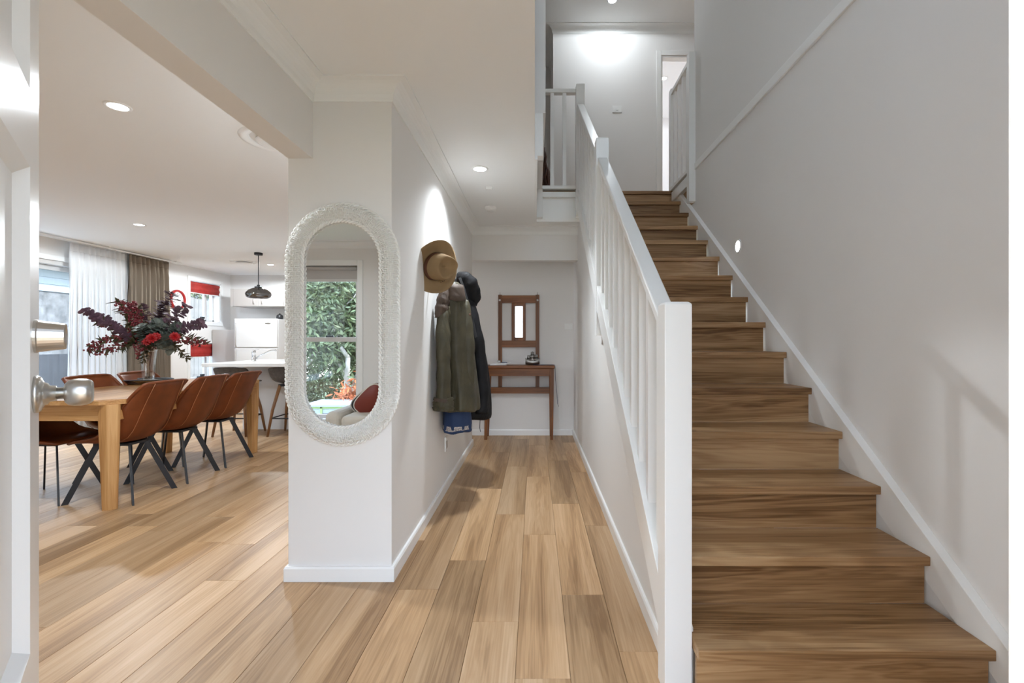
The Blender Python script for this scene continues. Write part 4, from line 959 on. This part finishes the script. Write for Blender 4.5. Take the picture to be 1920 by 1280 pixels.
for xa, xb, hx in ((ox0+.05, dw-.002, dw-.075), (dw+.002, dw+(dw-ox0-.05), dw+.075)):
    d = box('cabinet_door', M['taupe'], xa, xb, OCY, OCY+.019, oz0+.004, oz1-.004, oc_, bevel=.002)
    B().tube([(hx,OCY,oz0+.04),(hx,OCY-.022,oz0+.05),(hx,OCY-.022,oz0+.12),(hx,OCY,oz0+.13)], .006, 8).build('handle', M['steel'], d, smooth=True)
box('filler_strip', M['taupe'], ox0, ox0+.048, OCY, OCY+.019, oz0, oz1, oc_)
pn = thing('end_panel', (-5.72, 8.75, 0), 'taupe cabinet end panel standing beside the fridge', 'panel')
box('panel_board', M['taupe'], LX+.02, fx0-.03, 8.68, KY-.005, 0, px(430,618,8.68).z, pn, bevel=.002)
bx_ = thing('kettle', (fx1-.03, 8.8, fzt), 'small dark round pot on top of the fridge', 'pot')
B().lathe([(0,0),(.05,0),(.06,.03),(.055,.07),(.03,.09),(.012,.095),(.012,.11),(0,.112)], (fx1-.08,8.8,fzt-.004), n=20).build('pot_body', M['dark'], bx_, smooth=True)
pdt = thing('pendant_lamp', (-3.99, 6.85, CZ), 'smoked glass pendant lamp hanging over the island bench', 'pendant lamp')
pc = (-3.99, 6.85, 0)
B().lathe([(0,CZ),(.055,CZ),(.055,CZ-.028),(.05,CZ-.034),(0,CZ-.034)], pc, n=28).build('canopy', M['black'], pdt, smooth=False)
B().tube([(-3.99,6.85,CZ-.03),(-3.99,6.85,1.94)], .006, 8).build('cord', M['black'], pdt)
B().lathe([(0,1.975),(.018,1.975),(.022,1.955),(.050,1.948),(.052,1.92),(.03,1.912),(0,1.912)], pc, n=24).build('lamp_holder', M['black'], pdt, smooth=False)
B().lathe([(.045,1.935),(.075,1.925),(.125,1.900),(.160,1.865),(.168,1.835),(.155,1.800),(.130,1.785),(.126,1.787),(.150,1.803),(.162,1.835),(.154,1.863),(.120,1.896),(.072,1.920),(.045,1.929)], pc, n=40, caps=False).build('glass_shade', M['smoke'], pdt, smooth=True)
B().lathe([(0,1.80),(.02,1.805),(.03,1.83),(.024,1.86),(.014,1.88),(.014,1.915)], pc, n=16).build('bulb', M['plast'], pdt, smooth=True)
# bar stools
SC = [(.20,.655),(.12,.652),(.03,.645),(-.07,.645),(-.135,.665),(-.165,.71),(-.185,.76),(-.203,.81),(-.215,.850)]
SE = [(.18,.65),(.11,.662),(.03,.672),(-.04,.695),(-.09,.73),(-.125,.765),(-.15,.79),(-.175,.815),(-.195,.835)]
SW = [.18,.205,.215,.22,.22,.22,.218,.212,.20]
def make_stool(loc, rz, lab):
    r = thing('bar_stool', loc, lab, 'bar stool', 'stools at the island bench', rz); rows = shell(SC, SE, SW)
    B().loft(rows, closed=False, caps=False).build('bucket_seat', M['grey_leather'], r, smooth=True, subd=1, solid=.02, origin=False)
    B().box(-.12,.12,-.12,.12,.605,.632).build('mount_plate', M['black'], r, origin=False)
    F_ = []
    for sx in (-1, 1):
        for sy in (-1, 1):
            B().tube([(sx*.205, sy*.205, 0), (sx*.165, sy*.165, .32), (sx*.105, sy*.105, .62)], [.014,.018,.020], 10).build('leg', M['walnut'], r, smooth=True, origin=False)
    k = .180; B().tube([(-k,-k,.22),(k,-k,.22),(k,k,.22),(-k,k,.22)], .008, 6, loop=True).build('foot_rail', M['black'], r, origin=False)
    return r
s1 = make_stool((-3.72, 5.98, 0), PI/2, 'charcoal bar stool at the open end of the island bench')
s2 = copy_tree(s1); s2.location = (-3.05, 5.98, 0); s2['label'] = 'charcoal bar stool beside the wicker mirror, in front of the tap'

# ------------------------------------------------------------------ upstairs carving
cv = thing('carved_figure', (.13, 5.55, FZ), 'tall carved dark wooden figure behind the upstairs balustrade', 'carving')
B().lathe([(0,0),(.075,0),(.08,.02),(.06,.05),(.065,.07),(.05,.10),(0,.10)], (.125,5.55,FZ), n=16).build('base', M['carved'], cv, smooth=True)
B().tube([(.10,5.55,FZ+.08),(.09,5.55,FZ+.25),(.105,5.55,FZ+.40),(.125,5.55,FZ+.55),(.115,5.55,FZ+.66)], [.022,.026,.02,.016,.004], 8).build('carved_strand', M['carved'], cv, smooth=True)
B().tube([(.155,5.55,FZ+.08),(.165,5.55,FZ+.22),(.15,5.55,FZ+.38),(.13,5.55,FZ+.48)], [.024,.028,.026,.014], 8).build('carved_strand', M['carved'], cv, smooth=True)
B().tube([(.12,5.54,FZ+.09),(.135,5.53,FZ+.20),(.115,5.53,FZ+.30),(.14,5.54,FZ+.40)], [.012,.018,.014,.012], 8).build('carved_strand', M['carved'], cv, smooth=True)

# ------------------------------------------------------------------ living side, seen only in the wicker mirror
ac = thing('armchair', (-1.95, -.62, 0), 'cream upholstered armchair by the tall front window', 'armchair')
AX = .17
B().box(-2.32+AX,-1.58+AX,-1.0,-.25,.10,.30).build('seat_base', M['cream'], ac, bevel=.05, seg=4)
B().box(-2.16+AX,-1.74+AX,-.90,-.22,.28,.40).build('seat_cushion', M['cream'], ac, bevel=.05, seg=4)
B().box(-2.34+AX,-2.17+AX,-1.0,-.25,.10,.44).build('arm', M['cream'], ac, bevel=.07, seg=4); B().box(-1.73+AX,-1.56+AX,-1.0,-.25,.10,.50).build('arm', M['cream'], ac, bevel=.07, seg=4)
B().hexa([(-2.2+AX,-1.15,.10),(-1.6+AX,-1.15,.10),(-1.6+AX,-.92,.10),(-2.2+AX,-.92,.10),(-1.98+AX,-1.22,.60),(-1.45+AX,-1.22,.70),(-1.45+AX,-1.02,.70),(-1.98+AX,-1.02,.60)]).build('backrest', M['cream'], ac, bevel=.06, seg=4)
for x in (-2.25+AX,-1.65+AX):
    for y in (-.95,-.30): B().lathe([(.018,0),(.026,.12)], (x,y,0), n=12).build('leg', M['carved'], ac)
cu = thing('leather_cushion', (-1.80, -.45, .40), 'russet leather cushion with cream piping on the cream armchair', 'cushion')
def lens(cx, cz, w, h, rot, y, t):
    ca, sa = math.cos(rot), math.sin(rot); rings = []
    for k in (-1,-.7,0,.7,1):
        f = math.sqrt(max(0.02, 1-k*k)); ring = []
        for i in range(28):
            a = 2*PI*i/28; ex = math.copysign(abs(math.cos(a))**.6, math.cos(a))*w*(.86+.14*f); ez = math.copysign(abs(math.sin(a))**.6, math.sin(a))*h*(.86+.14*f)
            ring.append((cx+ca*ex-sa*ez, y+k*t+.25*(ez), cz+sa*ex+ca*ez))
        rings.append(ring)
    return rings
L_ = lens(-1.77, .535, .19, .115, .80, -.52, .045)
B().loft(L_).build('cushion_cover', M['cushred'], cu, smooth=True)
B().tube([(p[0], p[1], p[2]) for p in L_[3]], .008, 6, loop=True).build('piping', M['cream'], cu, smooth=True)
c2 = thing('dark_cushion', (-1.90, -.66, .40), 'black cushion with cream edge behind the russet cushion', 'cushion')
L_ = lens(-1.84, .525, .21, .11, .70, -.66, .045)
B().loft(L_).build('cushion_cover', M['dark'], c2, smooth=True); B().tube(L_[3], .008, 6, loop=True).build('piping', M['cream'], c2, smooth=True)
rbk = thing('roller_blind', ((LW[0]+LW[1])/2, WY-.02, LW[3]-.2), 'taupe roller blind rolled down a little in the tall front window', 'blind')
box('blind_cloth', M['taupe'], LW[0]+.02, LW[1]-.02, WY-.040, WY-.036, LW[3]-.17, LW[3]-.03, rbk)
B().tube([(LW[0]+.02,WY-.03,LW[3]-.03),(LW[1]-.02,WY-.03,LW[3]-.03)], .025, 14).build('roller_tube', M['taupe'], rbk, smooth=True); box('bottom_bar', M['alu'], LW[0]+.02, LW[1]-.02, WY-.046, WY-.030, LW[3]-.20, LW[3]-.17, rbk)

# ------------------------------------------------------------------ outdoors
struct(B().box(-1.1, 1.9, -2.6, FY0-.005, -.3, -.12).box(-8.5, -6.15, -2, 12, -.3, -.12).build('floor_porch', M['pave']))
gr = B(); ng = 40
def gz(x, y):
    d = max(0, -y-2.6); return -.5-min(2.9, d*.30)+.15*math.sin(x*.4)*min(1, d*.1)
rows = [[(-40+80*i/ng, -50+70*j/ng, gz(-40+80*i/ng, -50+70*j/ng)) for i in range(ng+1)] for j in range(ng+1)]
g_ = struct(gr.loft(rows, closed=False, caps=False).build('floor_ground', M['ground'], smooth=True))
def tree(name, x, y, h, cr_w, lab, m, n, seed, trunk=.16, base=None, lean=0, low=.35):
    z0 = gz(x, y) if base is None else base; r = thing(name, (x, y, z0-.1), lab, 'tree', 'trees in front of the house'); rr = random.Random(seed); tips = []
    tb = B()
    def limb(p, d, L, rad, lev):
        pts = [p]; 
        for i in range(5):
            d = (d+Vector((rr.uniform(-.25,.25), rr.uniform(-.25,.25), rr.uniform(-.05,.18)))).normalized(); pts.append(pts[-1]+d*L/5)
        tb.tube(pts, [rad*(1-.5*i/5) for i in range(6)], 7)
        if lev == 0: tips.extend(pts[2:]); return
        for i in range(3 if lev > 1 else 4):
            t = rr.choice((2,3,4,5)) if i else 5; a = rr.uniform(0, 6.28); limb(pts[t], (d*.7+Vector((math.cos(a), math.sin(a), .35))*.75).normalized(), L*.66, rad*.5, lev-1)
    limb(Vector((x, y, z0-.1)), Vector((lean, 0, 1)).normalized(), h*.42, trunk, 2)
    tb.build('trunk', M['bark'], r, smooth=True)
    b = B()
    for i in range(n):
        t = rr.choice(tips); p = t+Vector((rr.gauss(0,1), rr.gauss(0,1), rr.gauss(0,.8)))*cr_w; d = Vector((rr.uniform(-1,1), rr.uniform(-1,1), rr.uniform(-1.2,.4)))
        leaf(b, p, d, Vector((rr.uniform(-1,1), rr.uniform(-1,1), rr.uniform(0,1))), rr.uniform(.20,.40), rr.uniform(.08,.15))
    tag(b.build('foliage', m, r), kind='stuff')
tree('gum_tree', -9.1, -17.5, 9.5, .85, 'tall pale-trunked gum tree seen through front window in mirror', M['gum'], 7500, 5, .20, lean=.15)
tree('gum_tree', -12.6, -19, 10.5, .9, 'dark leafy gum tree behind the pale-trunked gum', M['gum'], 7500, 9, .2)
tree('gum_tree', -6.6, -20, 8.2, .9, 'pale green gum tree beyond the green-trimmed shed', M['gum2'], 7500, 4, .2)
tree('gum_tree', -10.3, -26, 12.0, 1.1, 'distant gum tree filling the view behind the shed', M['gum2'], 7500, 14, .25)
tree('gum_tree', -15.5, -27, 11.0, 1.1, 'distant dark gum tree beside the open sky', M['gum'], 7500, 17, .25)
tree('gum_tree', -7.3, -28, 11.0, 1.1, 'distant gum tree at the street side of the shed', M['gum'], 7500, 19, .25)
tree('gum_tree', -12.5, -33, 13.0, 1.2, 'tallest gum tree in the far row', M['gum'], 7500, 23, .25)
tree('maple_tree', -7.5, -16.2, 3.1, .42, 'small orange autumn maple beside the shed', M['maple'], 1400, 31, .05)
def bush(x, y, w, h, lab, m, seed):
    z0 = gz(x, y); r = thing('bush', (x, y, z0-.1), lab, 'bush', 'bushes in front of the house'); rr = random.Random(seed); b = B()
    for i in range(2600):
        a = rr.uniform(0, 6.28); q = rr.random()**.5; zz = rr.random(); p = Vector((x+w*q*math.cos(a)*math.sin(PI*(.15+.8*zz)), y+w*q*math.sin(a)*math.sin(PI*(.15+.8*zz)), z0+h*zz))
        leaf(b, p, Vector((rr.uniform(-1,1), rr.uniform(-1,1), rr.uniform(-1,.6))), Vector((rr.uniform(-1,1), rr.uniform(-1,1), 1)), rr.uniform(.2,.4), rr.uniform(.1,.18))
    tag(b.build('foliage', m, r), kind='stuff'); B().tube([(x,y,z0-.1),(x+.1,y,z0+h*.5),(x,y+.1,z0+h*.8)], [.12,.08,.03], 7).build('stem', M['bark'], r, smooth=True)
for i, (x, y, w, h, lab, m) in enumerate(((-14.2,-22,2.2,4.2,'broad dark bush far to the side of the shed','gum'), (-11.2,-21.5,2.0,4.6,'tall pale bush behind the shed roof','gum2'), (-8.3,-22.5,2.0,4.4,'dark bush beyond the autumn maple','gum'), (-17.5,-24,2.6,4.6,'pale bush at the far end of the bush row','gum2'), (-5.8,-22,1.8,4.0,'dark bush nearest the street','gum'))): bush(x, y, w, h, lab, M[m], 40+i)
sdx = thing('garden_shed', (-8.45, -15.5, gz(-8.4,-15.0)-.1), 'small grey shed with green trim beyond the front window', 'shed')
z = gz(-8.4,-15.0)-.1; X_, Y_ = -8.45, -14.6
box('shed_wall', M['shed'], X_-.85, X_+.8, Y_-1.6, Y_, z, z+1.95, sdx); box('roof', M['shed'], X_-.95, X_+.9, Y_-1.7, Y_+.1, z+1.95, z+2.03, sdx)
box('roller_door', M['charcoal'], X_-.15, X_+.6, Y_, Y_+.03, z, z+1.68, sdx)
B().box(X_-.23, X_-.15, Y_, Y_+.05, z, z+1.95).box(X_+.7, X_+.78, Y_, Y_+.05, z, z+1.95).box(X_-.85, X_+.78, Y_, Y_+.05, z+1.88, z+1.95).build('green_trim', M['shedtrim'], sdx)
fn = thing('timber_fence', (-9.2, 7.6, -.5), 'weathered grey paling fence outside the kitchen windows', 'fence')
fp = None
for i in range(56):
    y = 10.9+i*.165
    if fp is None: fp = B().box(-.012,.012,-.078,.078,0,2.75).build('paling', M['fence'], fn, origin=False); o = fp
    else: o = fp.copy(); COL.objects.link(o)
    o.location = Vector((-9.2, y, -.45+random.uniform(-.02,.02)))-fn.location
for z in (.3, 1.8): box('fence_rail', M['fence'], -9.25, -9.21, 10.8, 20.1, z, z+.08, fn)
nb_ = thing('neighbour_house', (-10.5, 8, -.5), 'neighbouring house wall with pale cladding over a charcoal base', 'building')
box('lower_wall', M['charcoal'], -14, -10.4, -1, 22, -.5, .87, nb_); box('rendered_wall', M['stonew'], -14, -10.42, -1, 22, .87, 2.22, nb_)
for i in range(4): box('cladding_board', M['clad'], -10.45, -10.38+.01*(i % 2), -1, 22, 2.22+i*.15, 2.365+i*.15, nb_)
box('upper_core', M['clad'], -14, -10.45, -1, 22, 2.22, 2.82, nb_)
box('eave', M['charcoal'], -14.2, -9.9, -1.2, 22.2, 2.7, 2.9, nb_)
# shrub over the fence
sb = thing('shrub', (-9.7, 13.2, -.5), 'yellow green shrub rising over the timber fence', 'shrub'); b = B(); rr = random.Random(3)
for i in range(900):
    p = Vector((-9.75+rr.gauss(0,.14), 13.2+rr.gauss(0,.7), 2.35+rr.gauss(0,.3))); leaf(b, p, Vector((rr.uniform(-1,1), rr.uniform(-1,1), rr.uniform(-1,1))), Vector((0,0,1)), .14, .06)
tag(b.build('foliage', M['gum2'], sb), kind='stuff'); B().tube([(-9.7,13.2,-.5),(-9.72,13.22,.8),(-9.7,13.2,2.3)], [.05,.04,.02], 8).build('stem', M['bark'], sb, smooth=True)
